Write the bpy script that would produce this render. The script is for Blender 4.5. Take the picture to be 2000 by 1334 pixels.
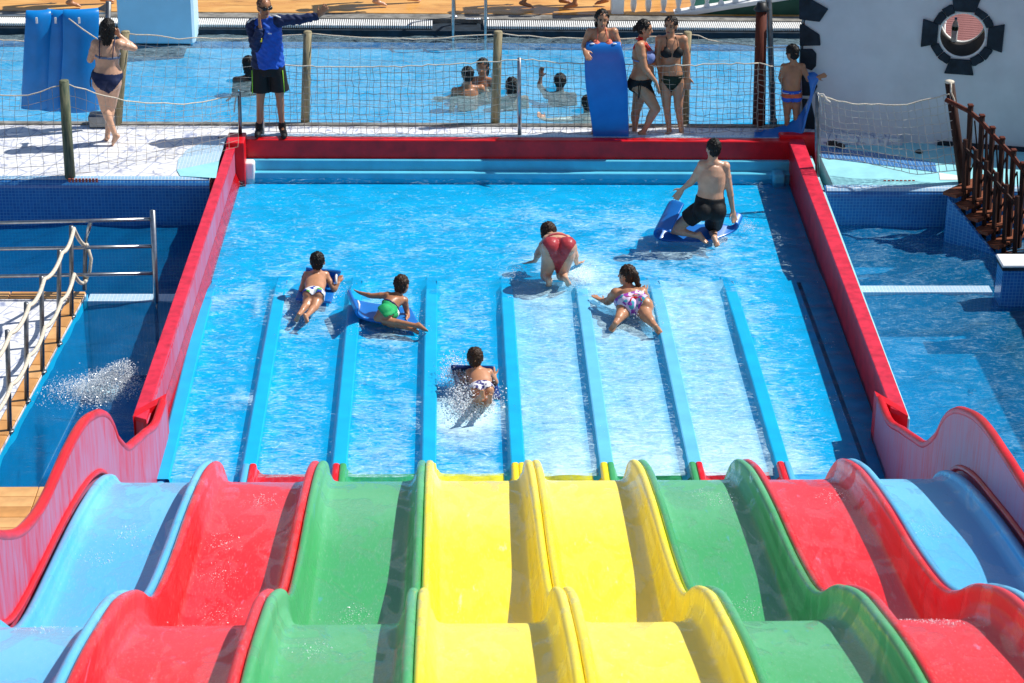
import bpy, math, random
import numpy as np
from mathutils import Vector, Matrix
for o in list(bpy.data.objects): bpy.data.objects.remove(o)
SC = bpy.context.scene
COL = SC.collection
RAD = math.radians
rng = np.random.default_rng(7)
random.seed(7)

# ------------------------------------------------------------------ camera
F, PIT, YAW, ROLL, CX, X0, H = 4380.5, .4285, .0616, .0242, 1118.3, -.601, 8.851
_fw = np.array([math.sin(YAW)*math.cos(PIT), math.cos(YAW)*math.cos(PIT), -math.sin(PIT)])
_r0 = np.array([math.cos(YAW), -math.sin(YAW), 0.]); _u0 = np.cross(_r0, _fw)
_R = math.cos(ROLL)*_r0 + math.sin(ROLL)*_u0
_U = -math.sin(ROLL)*_r0 + math.cos(ROLL)*_u0
CAMP = np.array([X0, 0., H])
cd = bpy.data.cameras.new('camera'); cam = bpy.data.objects.new('camera', cd); COL.objects.link(cam)
cd.sensor_width = 36.; cd.lens = 36.*F/2000.; cd.shift_x = (1000.-CX)/2000.; cd.clip_end = 900.; cd.clip_start = .1
cam.matrix_world = Matrix(((_R[0], _U[0], -_fw[0], CAMP[0]), (_R[1], _U[1], -_fw[1], CAMP[1]), (_R[2], _U[2], -_fw[2], CAMP[2]), (0, 0, 0, 1)))
cd.dof.use_dof = True; cd.dof.focus_distance = 22.; cd.dof.aperture_fstop = 8.0
SC.camera = cam
# ------------------------------------------------------------------ sky, sun, exposure
SUN_EL, SUN_AZ = RAD(51), RAD(13)          # azimuth measured from +X towards +Y
w = bpy.data.worlds.new('World'); SC.world = w; w.use_nodes = True
nt = w.node_tree; nt.nodes.clear()
sky = nt.nodes.new('ShaderNodeTexSky'); sky.sky_type = 'NISHITA'; sky.sun_disc = False
sky.sun_elevation = SUN_EL; sky.sun_rotation = math.pi/2 - SUN_AZ; sky.dust_density = .6; sky.ozone_density = 2.
bg = nt.nodes.new('ShaderNodeBackground'); bg.inputs[1].default_value = .092
wo = nt.nodes.new('ShaderNodeOutputWorld')
nt.links.new(sky.outputs[0], bg.inputs[0]); nt.links.new(bg.outputs[0], wo.inputs[0])
sd = bpy.data.lights.new('sun', 'SUN'); sd.energy = 5.0; sd.angle = RAD(.55); sd.color = (1, .965, .9)
sun = bpy.data.objects.new('sun', sd); COL.objects.link(sun)
SDIR = Vector((math.cos(SUN_EL)*math.cos(SUN_AZ), math.cos(SUN_EL)*math.sin(SUN_AZ), math.sin(SUN_EL)))
sun.rotation_euler = SDIR.to_track_quat('Z', 'Y').to_euler(); sun.location = (8, 12, 14)
SC.view_settings.view_transform = 'Standard'; SC.view_settings.look = 'None'
SC.view_settings.exposure = .2; SC.view_settings.gamma = 1.; SC.view_settings.use_curve_mapping = False
SC.render.engine = 'CYCLES'
SC.cycles.use_denoising = True
SC.cycles.max_bounces = 5; SC.cycles.transparent_max_bounces = 12
SC.cycles.sample_clamp_indirect = 6.
SC.cycles.caustics_reflective = False; SC.cycles.caustics_refractive = False

# ------------------------------------------------------------------ pixel -> world (photograph 2000 x 1334)
def ray(x, y): return _fw + _R*(x-CX)/F + _U*(667-y)/F
def atz(x, y, z): d = ray(x, y); return CAMP + d*(z-H)/d[2]
def aty(x, y, Y): d = ray(x, y); return CAMP + d*Y/d[1]
def atx(x, y, X): d = ray(x, y); return CAMP + d*(X-X0)/d[0]
def nrm(v): v = np.asarray(v, float); return v/(np.linalg.norm(v)+1e-12)
A = lambda *v: np.array(v, float)

# ------------------------------------------------------------------ mesh building
ORG = {}
class MB:
    def __init__(s): s.v = []; s.f = []; s.m = []; s.n = 0
    def add(s, v, f, mi=0):
        v = np.asarray(v, float); s.v.append(v)
        for q in f: s.f.append(tuple(int(i)+s.n for i in q)); s.m.append(mi)
        s.n += len(v); return s
    def box(s, lo, hi, mi=0, bev=0.):
        x0, y0, z0 = lo; x1, y1, z1 = hi
        if bev <= 0:
            v = [(x0, y0, z0), (x1, y0, z0), (x1, y1, z0), (x0, y1, z0), (x0, y0, z1), (x1, y0, z1), (x1, y1, z1), (x0, y1, z1)]
            return s.add(v, [(0, 3, 2, 1), (4, 5, 6, 7), (0, 1, 5, 4), (1, 2, 6, 5), (2, 3, 7, 6), (3, 0, 4, 7)], mi)
        b = bev
        v = []
        for z, e in ((z0, b), (z0+b, 0), (z1-b, 0), (z1, b)):
            v += [(x0+e+b*(e == 0), y0+e, z), (x1-e-b*(e == 0), y0+e, z), (x1-e, y0+e+b*(e == 0), z), (x1-e, y1-e-b*(e == 0), z),
                  (x1-e-b*(e == 0), y1-e, z), (x0+e+b*(e == 0), y1-e, z), (x0+e, y1-e-b*(e == 0), z), (x0+e, y0+e+b*(e == 0), z)]
        f = [tuple(range(7, -1, -1)), tuple(range(24, 32))]
        for k in range(3):
            for i in range(8): j = (i+1) % 8; f.append((k*8+i, k*8+j, k*8+8+j, k*8+8+i))
        return s.add(v, f, mi)
    def prism(s, poly, z0, z1, mi=0):
        n = len(poly); z0 = [z0]*n if np.isscalar(z0) else z0; z1 = [z1]*n if np.isscalar(z1) else z1
        v = [(p[0], p[1], z0[i]) for i, p in enumerate(poly)]+[(p[0], p[1], z1[i]) for i, p in enumerate(poly)]
        f = [tuple(range(n-1, -1, -1)), tuple(range(n, 2*n))]+[(i, (i+1) % n, n+(i+1) % n, n+i) for i in range(n)]
        return s.add(v, f, mi)
    def loft(s, secs, n=16, mi=0, cap=True):
        """secs: (centre, ax, ay, rx, ry) rings"""
        v = []; f = []
        for c, ax, ay, rx, ry in secs:
            for i in range(n):
                a = 2*math.pi*i/n; v.append(np.asarray(c)+np.asarray(ax)*rx*math.cos(a)+np.asarray(ay)*ry*math.sin(a))
        m = len(secs)
        for k in range(m-1):
            for i in range(n): j = (i+1) % n; f.append((k*n+i, k*n+j, k*n+n+j, k*n+n+i))
        if cap: f.append(tuple(range(n-1, -1, -1))); f.append(tuple(range((m-1)*n, m*n)))
        return s.add(v, f, mi)
    def tube(s, pts, r, n=8, mi=0, cap=True):
        pts = [np.asarray(p, float) for p in pts]; secs = []
        d = nrm(pts[1]-pts[0]); ref = A(0, 0, 1) if abs(d[2]) < .9 else A(1, 0, 0)
        ax = nrm(np.cross(ref, d))
        for i, p in enumerate(pts):
            d = nrm(pts[min(i+1, len(pts)-1)]-pts[max(i-1, 0)])
            ax = nrm(ax-d*np.dot(ax, d)); ay = np.cross(d, ax)
            rr = r[i] if hasattr(r, '__len__') else r
            secs.append((p, ax, ay, rr, rr))
        return s.loft(secs, n, mi, cap)
    def lathe(s, base, prof, n=14, mi=0, up=(0, 0, 1)):
        up = nrm(up); ref = A(1, 0, 0) if abs(up[0]) < .9 else A(0, 1, 0)
        ax = nrm(np.cross(up, ref)); ay = np.cross(up, ax)
        return s.loft([(np.asarray(base)+up*z, ax, ay, r, r) for r, z in prof], n, mi)
    def capsule(s, a, b, ra, rb, n=12, k=4, mi=0):
        a = np.asarray(a, float); b = np.asarray(b, float); d = nrm(b-a)
        ref = A(0, 0, 1) if abs(d[2]) < .9 else A(1, 0, 0)
        ax = nrm(np.cross(ref, d)); ay = np.cross(d, ax); secs = []
        for i in range(k+1):
            t = math.pi/2*(1-i/k)*.97; secs.append((a-d*ra*math.sin(t), ax, ay, ra*math.cos(t), ra*math.cos(t)))
        for i in range(k+1):
            t = math.pi/2*(i/k)*.97; secs.append((b+d*rb*math.sin(t), ax, ay, rb*math.cos(t), rb*math.cos(t)))
        return s.loft(secs, n, mi)
    def ball(s, c, r, ax=None, n=14, k=8, mi=0):
        r = [r]*3 if np.isscalar(r) else r
        ax = [A(1, 0, 0), A(0, 1, 0), A(0, 0, 1)] if ax is None else ax
        secs = []
        for i in range(k+1):
            t = -math.pi/2*.97+math.pi*.97*i/k
            secs.append((np.asarray(c)+ax[2]*r[2]*math.sin(t), ax[0], ax[1], r[0]*math.cos(t), r[1]*math.cos(t)))
        return s.loft(secs, n, mi)
    def grid(s, P, mi=0, flip=False):
        P = np.asarray(P, float); a, b = P.shape[:2]
        f = []
        for i in range(a-1):
            for j in range(b-1):
                q = (i*b+j, i*b+j+1, (i+1)*b+j+1, (i+1)*b+j); f.append(q[::-1] if flip else q)
        return s.add(P.reshape(-1, 3), f, mi)
    def mesh(s, name, mats, org=(0, 0, 0), smooth=False):
        me = bpy.data.meshes.new(name)
        v = np.concatenate(s.v) - np.asarray(org)
        me.from_pydata(v.tolist(), [], s.f)
        for m in (mats if isinstance(mats, (list, tuple)) else [mats]): me.materials.append(m)
        if any(s.m): me.polygons.foreach_set('material_index', s.m)
        me.polygons.foreach_set('use_smooth', [bool(smooth)]*len(s.f))
        me.update(); return me
    def build(s, name, mats, parent=None, smooth=False, org=None):
        """a mesh object in world place; a part takes its thing's origin"""
        if parent is not None: org = ORG[parent.name]
        elif org is None:
            v = np.concatenate(s.v); org = ((v[:, 0].min()+v[:, 0].max())/2, (v[:, 1].min()+v[:, 1].max())/2, v[:, 2].min())
        o = bpy.data.objects.new(name, s.mesh(name, mats, org, smooth)); COL.objects.link(o)
        ORG[o.name] = tuple(org)
        if parent is not None: o.parent = parent
        else: o.location = org
        return o
def link_mesh(name, me, parent=None, org=(0, 0, 0)):
    o = bpy.data.objects.new(name, me); COL.objects.link(o); ORG[o.name] = tuple(org)
    if parent is not None: o.parent = parent
    else: o.location = org
    return o
def tag(o, label, cat, group=None, kind=None):
    if label: o['label'] = label
    if cat: o['category'] = cat
    if group: o['group'] = group
    if kind: o['kind'] = kind
    return o
def thing(name, label, cat, loc, group=None):
    o = bpy.data.objects.new(name, None); COL.objects.link(o); o.location = tuple(map(float, loc)); o.empty_display_size = .1
    ORG[o.name] = tuple(map(float, loc)); return tag(o, label, cat, group)
def struct(o, label=None): o['kind'] = 'structure'; tag(o, label, None); return o
def bevel(o, w=.006, seg=2):
    m = o.modifiers.new('bevel', 'BEVEL'); m.width = w; m.segments = seg; m.limit_method = 'ANGLE'; m.angle_limit = RAD(40); return o

# ------------------------------------------------------------------ materials
def lin(r, g, b):
    f = lambda c: (c/255/12.92) if c/255 <= .04045 else ((c/255+.055)/1.055)**2.4
    return (f(r), f(g), f(b), 1.)
class N:
    def __init__(s, name):
        s.m = bpy.data.materials.new(name); s.m.use_nodes = True; s.t = s.m.node_tree; s.t.nodes.clear()
        s.out = s.new('ShaderNodeOutputMaterial'); s._co = None
    def new(s, t, **k):
        n = s.t.nodes.new(t)
        for a, b in k.items(): setattr(n, a, b)
        return n
    def link(s, a, b): s.t.links.new(a, b)
    def put(s, sock, val):
        if isinstance(val, bpy.types.NodeSocket): s.link(val, sock)
        else: sock.default_value = val
    def co(s, sx=1., sy=1., sz=1., rot=(0, 0, 0)):
        if s._co is None: s._co = s.new('ShaderNodeTexCoord')
        mp = s.new('ShaderNodeMapping'); mp.inputs['Scale'].default_value = (sx, sy, sz); mp.inputs['Rotation'].default_value = rot
        s.link(s._co.outputs['Object'], mp.inputs[0]); return mp.outputs[0]
    def noise(s, vec, scale, detail=4, rough=.55, dist=0.):
        n = s.new('ShaderNodeTexNoise'); s.link(vec, n.inputs['Vector']); n.inputs['Scale'].default_value = scale
        n.inputs['Detail'].default_value = detail; n.inputs['Roughness'].default_value = rough; n.inputs['Distortion'].default_value = dist
        return n.outputs['Fac']
    def ramp(s, fac, a, b, ca=0., cb=1.):
        n = s.new('ShaderNodeMapRange'); n.clamp = True; s.put(n.inputs['Value'], fac)
        n.inputs['From Min'].default_value = a; n.inputs['From Max'].default_value = b; n.inputs['To Min'].default_value = ca; n.inputs['To Max'].default_value = cb
        return n.outputs[0]
    def math(s, op, a, b=0.):
        n = s.new('ShaderNodeMath', operation=op); s.put(n.inputs[0], a); s.put(n.inputs[1], b); return n.outputs[0]
    def mix(s, fac, a, b):
        n = s.new('ShaderNodeMix', data_type='RGBA'); s.put(n.inputs[0], fac); s.put(n.inputs[6], a); s.put(n.inputs[7], b); return n.outputs[2]
    def bump(s, h, strength=.3, dist=.01, normal=None):
        n = s.new('ShaderNodeBump'); n.inputs['Strength'].default_value = strength; n.inputs['Distance'].default_value = dist; s.link(h, n.inputs['Height'])
        if normal is not None: s.link(normal, n.inputs['Normal'])
        return n.outputs[0]
    def bsdf(s, col, rough=.5, spec=.5, metal=0., normal=None, coat=0., coatn=None, trans=0., alpha=None):
        b = s.new('ShaderNodeBsdfPrincipled'); s.put(b.inputs['Base Color'], col); s.put(b.inputs['Roughness'], rough)
        b.inputs['Specular IOR Level'].default_value = spec; b.inputs['Metallic'].default_value = metal; b.inputs['Transmission Weight'].default_value = trans
        if normal is not None: s.link(normal, b.inputs['Normal'])
        s.put(b.inputs['Coat Weight'], coat); b.inputs['Coat Roughness'].default_value = .12
        if coatn is not None: s.link(coatn, b.inputs['Coat Normal'])
        return b
    def end(s, b): s.link(b.outputs[0], s.out.inputs[0]); return s.m
MATS = {}
def paint(name, col, rough=.5, var=.18, scale=6., bump=.0, spec=.4, metal=0., bscale=60.):
    if name in MATS: return MATS[name]
    n = N(name); f = n.noise(n.co(), scale, 5); d = tuple(c*(1-var) for c in col[:3])+(1,); l = tuple(min(1, c*(1+var)) for c in col[:3])+(1,)
    c = n.mix(n.ramp(f, .3, .7), d, l)
    nm = n.bump(n.noise(n.co(), bscale, 3), bump, .004) if bump else None
    MATS[name] = n.end(n.bsdf(c, rough, spec, metal, nm)); return MATS[name]
def frp(name, base, faded, under, film=.6):
    """weathered gel-coat of the slide: chalky fade in lengthwise streaks, old paint showing, a wet film"""
    n = N(name)
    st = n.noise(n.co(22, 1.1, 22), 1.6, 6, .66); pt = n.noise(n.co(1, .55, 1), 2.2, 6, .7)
    fine = n.noise(n.co(90, 9, 90), 1., 3); wv = n.noise(n.co(3.2, 1.2, 1.), 1.6, 2, .5, 1.2); at = n.new('ShaderNodeAttribute', attribute_name='crest_pale')
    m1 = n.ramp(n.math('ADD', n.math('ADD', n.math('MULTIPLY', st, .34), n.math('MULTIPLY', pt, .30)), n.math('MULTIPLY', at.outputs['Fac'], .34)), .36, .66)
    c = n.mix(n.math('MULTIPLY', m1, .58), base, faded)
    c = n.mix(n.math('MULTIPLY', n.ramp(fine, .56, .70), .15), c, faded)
    gr = n.noise(n.co(6, 40, 40), 1., 4, .7)
    c = n.mix(n.math('MULTIPLY', n.ramp(gr, .60, .74), .08), c, (.10, .09, .08, 1))
    sc1 = n.noise(n.co(120, 2., 120), 1., 2, .5); c = n.mix(n.math('MULTIPLY', n.ramp(sc1, .58, .72), .10), c, (.75, .75, .74, 1))
    m2 = n.math('MULTIPLY', n.ramp(n.noise(n.co(16, 1.2, 16), 1., 5, .7), .63, .7), .55)
    c = n.mix(m2, c, under)
    wet = n.ramp(wv, .5, .56)
    rp = n.noise(n.co(26, 15, 20), 1., 4, .6, .8); rp2 = n.noise(n.co(90, 60, 60), 1., 2)
    h = n.math('MULTIPLY', n.math('ADD', rp, n.math('MULTIPLY', rp2, .4)), wet)
    cn = n.bump(h, .55, .012)
    nb = n.bump(fine, .12, .003)
    MATS[name] = n.end(n.bsdf(c, n.ramp(m1, 0, 1, .3, .55), .4, 0., nb, n.math('ADD', n.math('MULTIPLY', wet, film), .08), cn)); return MATS[name]
def water(name, tint, foam=0., scale=1., bump=.35, stretch=(1., 2.2), foam_ripple_col=(.60, .86, .96, 1), deep=None, deepf=.0, bf=False):
    n = N(name)
    v = n.co(stretch[0], stretch[1], 1)
    a = n.noise(v, 5.5*scale, 2, .5, .6); b = n.noise(v, 17*scale, 2, .55, .5); c = n.noise(v, 46*scale, 1)
    h = n.math('ADD', n.math('ADD', a, n.math('MULTIPLY', b, .42)), n.math('MULTIPLY', c, .12))
    nm = n.bump(h, bump, .022/scale)
    fr = n.new('ShaderNodeFresnel'); fr.inputs[0].default_value = 1.24 if bf else 1.22
    if bf: n.link(nm, fr.inputs['Normal'])
    gl = n.new('ShaderNodeBsdfGlossy'); gl.inputs['Roughness'].default_value = .06; n.link(nm, gl.inputs['Normal'])
    tr = n.new('ShaderNodeBsdfTransparent'); tr.inputs[0].default_value = tint
    body = tr
    if deep is not None:
        df = n.new('ShaderNodeBsdfDiffuse'); df.inputs[0].default_value = deep; n.link(nm, df.inputs['Normal'])
        mb = n.new('ShaderNodeMixShader'); mb.inputs[0].default_value = deepf; n.link(tr.outputs[0], mb.inputs[1]); n.link(df.outputs[0], mb.inputs[2]); body = mb
    mx = n.new('ShaderNodeMixShader'); n.link(fr.outputs[0], mx.inputs[0]); n.link(body.outputs[0], mx.inputs[1]); n.link(gl.outputs[0], mx.inputs[2])
    last = mx
    if foam > 0:  # foam colour, which also paints in light ripples and caustic-like lines
        at = n.new('ShaderNodeAttribute', attribute_name='foam')
        v2 = n.co(3.2, 9, 1); f1 = n.noise(v2, 2.2, 6, .68, 1.4); f2 = n.noise(n.co(1, 1, 1), 2.1, 3, .6, .8); f3 = n.noise(n.co(30, 60, 1), 1., 2, .6)
        s_ = n.math('ADD', n.math('ADD', n.math('MULTIPLY', f1, .62), n.math('MULTIPLY', f2, .26)), n.math('MULTIPLY', f3, .22))
        wn = n.new('ShaderNodeTexNoise'); n.link(n.co(1, 1.6, 1), wn.inputs['Vector']); wn.inputs['Scale'].default_value = 4.5; wn.inputs['Detail'].default_value = 2
        va = n.new('ShaderNodeVectorMath', operation='MULTIPLY_ADD'); n.link(wn.outputs['Color'], va.inputs[0]); va.inputs[1].default_value = (.42, .42, 0); n.link(n.co(1, 2., 1), va.inputs[2])
        vo = n.new('ShaderNodeTexVoronoi', feature='DISTANCE_TO_EDGE'); vo.voronoi_dimensions = '2D'; n.link(va.outputs[0], vo.inputs['Vector']); vo.inputs['Scale'].default_value = 8.5
        fil = n.math('MULTIPLY', n.ramp(vo.outputs['Distance'], .0, .085, 1., 0.), n.ramp(f1, .42, .62))
        s_ = n.math('ADD', s_, n.math('MULTIPLY', fil, .17))
        s_ = n.math('ADD', s_, n.math('MULTIPLY', at.outputs['Fac'], .34))
        m = n.ramp(s_, .54, .98, 0., foam)
        df = n.new('ShaderNodeBsdfDiffuse'); df.inputs[0].default_value = foam_ripple_col
        m2 = n.new('ShaderNodeMixShader'); n.link(m, m2.inputs[0]); n.link(mx.outputs[0], m2.inputs[1]); n.link(df.outputs[0], m2.inputs[2]); last = m2
    MATS[name] = n.end(last); return MATS[name]
def mosaic(name, c1, c2, grout, size=.036, rot=(0, 0, 0), rough=.25, coat=.3):
    n = N(name); b = n.new('ShaderNodeTexBrick'); b.offset = 0.; b.squash = 1.
    n.link(n.co(1, 1, 1, rot), b.inputs['Vector'])
    b.inputs['Scale'].default_value = 1.; b.inputs['Brick Width'].default_value = size; b.inputs['Row Height'].default_value = size
    b.inputs['Mortar Size'].default_value = size*.075; b.inputs['Mortar Smooth'].default_value = .1; b.inputs['Bias'].default_value = 0.
    b.inputs['Color1'].default_value = c1; b.inputs['Color2'].default_value = c2; b.inputs['Mortar'].default_value = grout
    c = n.mix(n.math('MULTIPLY', n.ramp(n.noise(n.co(), 3., 4), .35, .75), .2), b.outputs[0], tuple(x*.6 for x in c1[:3])+(1,))
    inv = n.math('SUBTRACT', 1., b.outputs['Fac'])
    MATS[name] = n.end(n.bsdf(c, rough, .5, 0., n.bump(inv, .4, .003), coat)); return MATS[name]
# ------------------------------------------------------------------ levels
LANE = .75
BW, LW, DZ, FW_, PZ = 0., -.12, .40, .30, -.02      # basin water, lower pools, back deck, back pool water, lower platforms
HP = math.pi/2
RX, RYZ = (-HP, 0, 0), (-HP, HP, 0)

# colours
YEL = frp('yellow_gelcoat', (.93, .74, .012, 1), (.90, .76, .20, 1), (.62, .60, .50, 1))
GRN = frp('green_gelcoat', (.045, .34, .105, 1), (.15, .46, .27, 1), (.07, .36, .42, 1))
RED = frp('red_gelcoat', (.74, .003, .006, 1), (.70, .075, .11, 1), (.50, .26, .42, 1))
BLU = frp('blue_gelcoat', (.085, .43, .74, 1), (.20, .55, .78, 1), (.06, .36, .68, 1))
BRED = paint('basin_red_paint', (.66, .006, .012), .35, .25, 5.)
def faded_wall():
    n = N('faded_red_wall'); st = n.noise(n.co(1, 7, .9), 2.0, 6, .7, .7); big = n.noise(n.co(1, .8, .5), 1.1, 3)
    m = n.ramp(n.math('ADD', n.math('MULTIPLY', st, .7), n.math('MULTIPLY', big, .5)), .48, .66)
    c = n.mix(m, (.60, .012, .035, 1), (.46, .17, .28, 1)); c = n.mix(n.math('MULTIPLY', n.ramp(n.noise(n.co(1, 30, 1.2), 2., 4), .5, .62), .45), c, (.62, .08, .16, 1))
    return n.end(n.bsdf(c, .42, .4, 0., n.bump(st, .1, .004)))
FADE = faded_wall()
PDIV = paint('divider_blue_paint', (.003, .40, .72), .35, .1, 4.)
PDIVP = paint('faded_divider_paint', (.13, .50, .78), .35, .1, 4.)
CAPR = paint('worn_red_paint', (.62, .022, .05), .4, .3, 9.)
PBLU = paint('basin_blue_paint', (.003, .41, .73), .3, .12, 4.)
PPAL = paint('faded_pale_blue_paint', (.24, .54, .76), .3, .12, 4.)
CYAN = paint('pale_cyan_paint', (.30, .66, .72), .45, .12, 5.)
STEPC = paint('step_cyan_paint', (.10, .50, .68), .4, .1, 5.)
TEAL = paint('teal_paint', (.05, .36, .55), .4, .1, 5.)
WHITE = paint('white_plaster', (.60, .62, .65), .7, .09, 2.2, .25, .2, 0., 25.)
WHT = paint('white_paint', (.80, .80, .78), .45, .08)
CONC = paint('grey_concrete', (.20, .19, .17), .8, .5, 7., .5)
MOSB_Y = mosaic('blue_mosaic_front', (.012, .12, .40, 1), (.02, .17, .48, 1), (.10, .33, .58, 1), .036, RX)
MOSB_X = mosaic('blue_mosaic_side', (.012, .12, .40, 1), (.02, .17, .48, 1), (.10, .33, .58, 1), .036, RYZ)
MOSB_Z = mosaic('blue_mosaic_flat', (.016, .13, .42, 1), (.03, .19, .50, 1), (.30, .50, .68, 1), .04)
MOSL_Z = mosaic('pale_mosaic_flat', (.36, .58, .76, 1), (.44, .64, .80, 1), (.75, .80, .84, 1), .036)
MOSL_Y = mosaic('sunlit_mosaic_front', (.30, .52, .74, 1), (.32, .54, .74, 1), (.75, .80, .84, 1), .036, RX)  # paler copy of the front mosaic, sunlight put into its colour
FLOORD = mosaic('deep_pool_floor', (.006, .20, .50, 1), (.010, .25, .58, 1), (.02, .28, .60, 1), .05)
FLOORR = mosaic('right_pool_floor', (.015, .34, .66, 1), (.02, .42, .74, 1), (.04, .46, .76, 1), .06)
FLOORF = mosaic('back_pool_floor', (.006, .36, .66, 1), (.010, .42, .72, 1), (.02, .46, .74, 1), .09)
def tilewhite():
    n = N('white_patterned_tile')
    vo = n.new('ShaderNodeTexVoronoi', feature='DISTANCE_TO_EDGE'); n.link(n.co(1, 1, 1), vo.inputs['Vector']); vo.inputs['Scale'].default_value = 5.; vo.inputs['Randomness'].default_value = .75
    l1 = n.ramp(vo.outputs['Distance'], .02, .075, 1., 0.)
    br = n.new('ShaderNodeTexBrick'); br.offset = 0.; n.link(n.co(1, 1, 1, (0, 0, .3)), br.inputs['Vector']); br.inputs['Scale'].default_value = 1.
    br.inputs['Brick Width'].default_value = .33; br.inputs['Row Height'].default_value = .33; br.inputs['Mortar Size'].default_value = .008
    brk = n.ramp(n.noise(n.co(14, 9, 1), 1., 3), .42, .6)
    m = n.math('MULTIPLY', n.math('MAXIMUM', n.math('MULTIPLY', l1, brk), n.math('MULTIPLY', br.outputs['Fac'], .7)), .75)
    c = n.mix(m, (.76, .76, .77, 1), (.13, .18, .36, 1))
    c = n.mix(n.math('MULTIPLY', n.ramp(n.noise(n.co(), 2.3, 5), .5, .8), .35), c, (.52, .47, .40, 1))
    return n.end(n.bsdf(c, .5, .4))
TILEW = tilewhite()
ORNG = paint('terracotta_tile', (.56, .27, .085), .5, .25, 4.)
ORNG2 = paint('terracotta_tile_pale', (.66, .36, .14), .5, .22, 5.)
GROUT = paint('dark_grout', (.16, .10, .06), .9, .3)
def yellowdeck():
    n = N('yellow_wet_deck'); a = n.noise(n.co(.8, 3., 1), 1.6, 6, .6, .6)
    c = n.mix(n.ramp(a, .35, .62), (.60, .25, .030, 1), (.66, .36, .11, 1)); c = n.mix(n.math('MULTIPLY', n.ramp(n.noise(n.co(1.2, 5, 1), 2.2, 5), .55, .7), .6), c, (.30, .12, .02, 1))
    return n.end(n.bsdf(c, n.ramp(a, .4, .6, .25, .6), .5))
YDECK = yellowdeck()
STEEL = paint('brushed_steel', (.42, .43, .44), .28, .2, 20., .0, .5, .95)
STEELD = paint('dull_steel', (.20, .21, .22), .4, .25, 20., .0, .5, .9)
def woodm(name, a, b, ax=(12, 12, 1.2)):
    n = N(name); g = n.noise(n.co(*ax), 4., 6, .6, .4); c = n.mix(n.ramp(g, .35, .65), a, b)
    return n.end(n.bsdf(c, .7, .25, 0., n.bump(g, .4, .006)))
POSTW = woodm('weathered_post_wood', (.20, .165, .09, 1), (.36, .31, .19, 1))
POSTG = woodm('green_treated_wood', (.055, .085, .055, 1), (.20, .20, .12, 1))
DARKW = woodm('dark_brown_wood', (.016, .006, .004, 1), (.055, .018, .010, 1))
REDW = woodm('red_brown_wood', (.07, .013, .007, 1), (.14, .032, .015, 1))
TREADW = woodm('tread_wood', (.16, .045, .02, 1), (.27, .09, .045, 1), (2, 16, 16))
PLANK = woodm('red_plank_wood', (.17, .06, .055, 1), (.30, .13, .12, 1), (1.5, 20, 20))
ROPE = paint('cream_rope', (.62, .55, .44), .9, .25, 60., .3)
NETM = paint('net_cord', (.40, .34, .27), .9, .3, 40.)
NETW = paint('white_net_cord', (.55, .53, .48), .9, .2, 40.)
STONE = paint('dark_basalt', (.012, .022, .034), .75, .5, 9., .7, .3, 0., 30.)
ROCK = paint('rough_rock', (.05, .045, .04), .9, .5, 12., .8)
DGRN = paint('dark_green_paint', (.006, .07, .045), .5, .2)
PLASW = paint('white_plastic', (.80, .80, .80), .35, .05)
PBLK = paint('black_plastic', (.012, .012, .013), .5, .3)

# ------------------------------------------------------------------ the ground
g = MB(); g.box((-60, -20, -3.2), (60, 160, -3.0)); struct(g.build('ground', CONC), 'ground under the water park')

# ------------------------------------------------------------------ the slide
FY = [6.0, 6.8, 7.5, 8.1, 8.6, 9.27, 9.62, 10.05, 10.3, 10.6, 10.9, 11.3, 11.76, 12.56, 13.43, 13.9, 14.2, 14.5, 14.8, 15.2, 15.6, 16.0, 17.3]
FZ = [3.84, 3.55, 3.40, 3.29, 3.18, 2.98, 2.86, 2.63, 2.40, 2.15, 2.02, 1.94, 1.875, 1.745, 1.555, 1.40, 1.245, .93, .56, .18, .02, -.02, -.05]
GY = [6.0, 6.8, 7.5, 8.1, 8.6, 9.27, 9.62, 10.05, 10.3, 10.57, 10.8, 11.07, 11.76, 12.56, 13.43, 13.9, 14.2, 14.5, 14.8, 15.2, 15.6, 16.0, 17.3]
GZ = [4.04, 3.75, 3.60, 3.49, 3.38, 3.18, 3.06, 2.85, 2.70, 2.50, 2.37, 2.27, 2.10, 1.95, 1.74, 1.57, 1.42, 1.16, .82, .42, .19, .10, .05]
def pchip(x, y, q):
    x = np.array(x); y = np.array(y); h = np.diff(x); d = np.diff(y)/h; m = np.zeros(len(x))
    for i in range(1, len(x)-1): m[i] = 0 if d[i-1]*d[i] <= 0 else 2*d[i-1]*d[i]/(d[i-1]+d[i])
    m[0] = d[0]; m[-1] = d[-1]; k = np.clip(np.searchsorted(x, q)-1, 0, len(x)-2); t = (q-x[k])/h[k]
    return (2*t**3-3*t**2+1)*y[k]+(t**3-2*t**2+t)*h[k]*m[k]+(-2*t**3+3*t**2)*y[k+1]+(t**3-t**2)*h[k]*m[k+1]
def floorz(Y): return pchip(FY, FZ, np.asarray(Y, float))
def ridgez(Y): return pchip(GY, GZ, np.asarray(Y, float))
XS = [(-.3745, -.05), (-.3745, .172), (-.371, .188), (-.360, .197), (-.345, .2), (-.330, .195), (-.320, .18), (-.316, .155), (-.314, .115), (-.310, .09), (-.300, .074), (-.292, .052), (-.283, .026), (-.266, .009), (-.235, .002), (-.15, 0.), (-.07, 0.), (0., 0.)]
XS = XS+[(-x, z) for x, z in XS[-2::-1]]
slide = thing('water_slide', 'eight lane wavy mat slide in blue, red, green and yellow', 'water slide', (0, 12, 0))
LCOL = [BLU, RED, GRN, YEL, YEL, GRN, RED, BLU]
LNAM = ['pale blue', 'red', 'green', 'yellow', 'yellow', 'green', 'red', 'pale blue']
ys = np.linspace(6.0, 16.75, 110)
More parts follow.
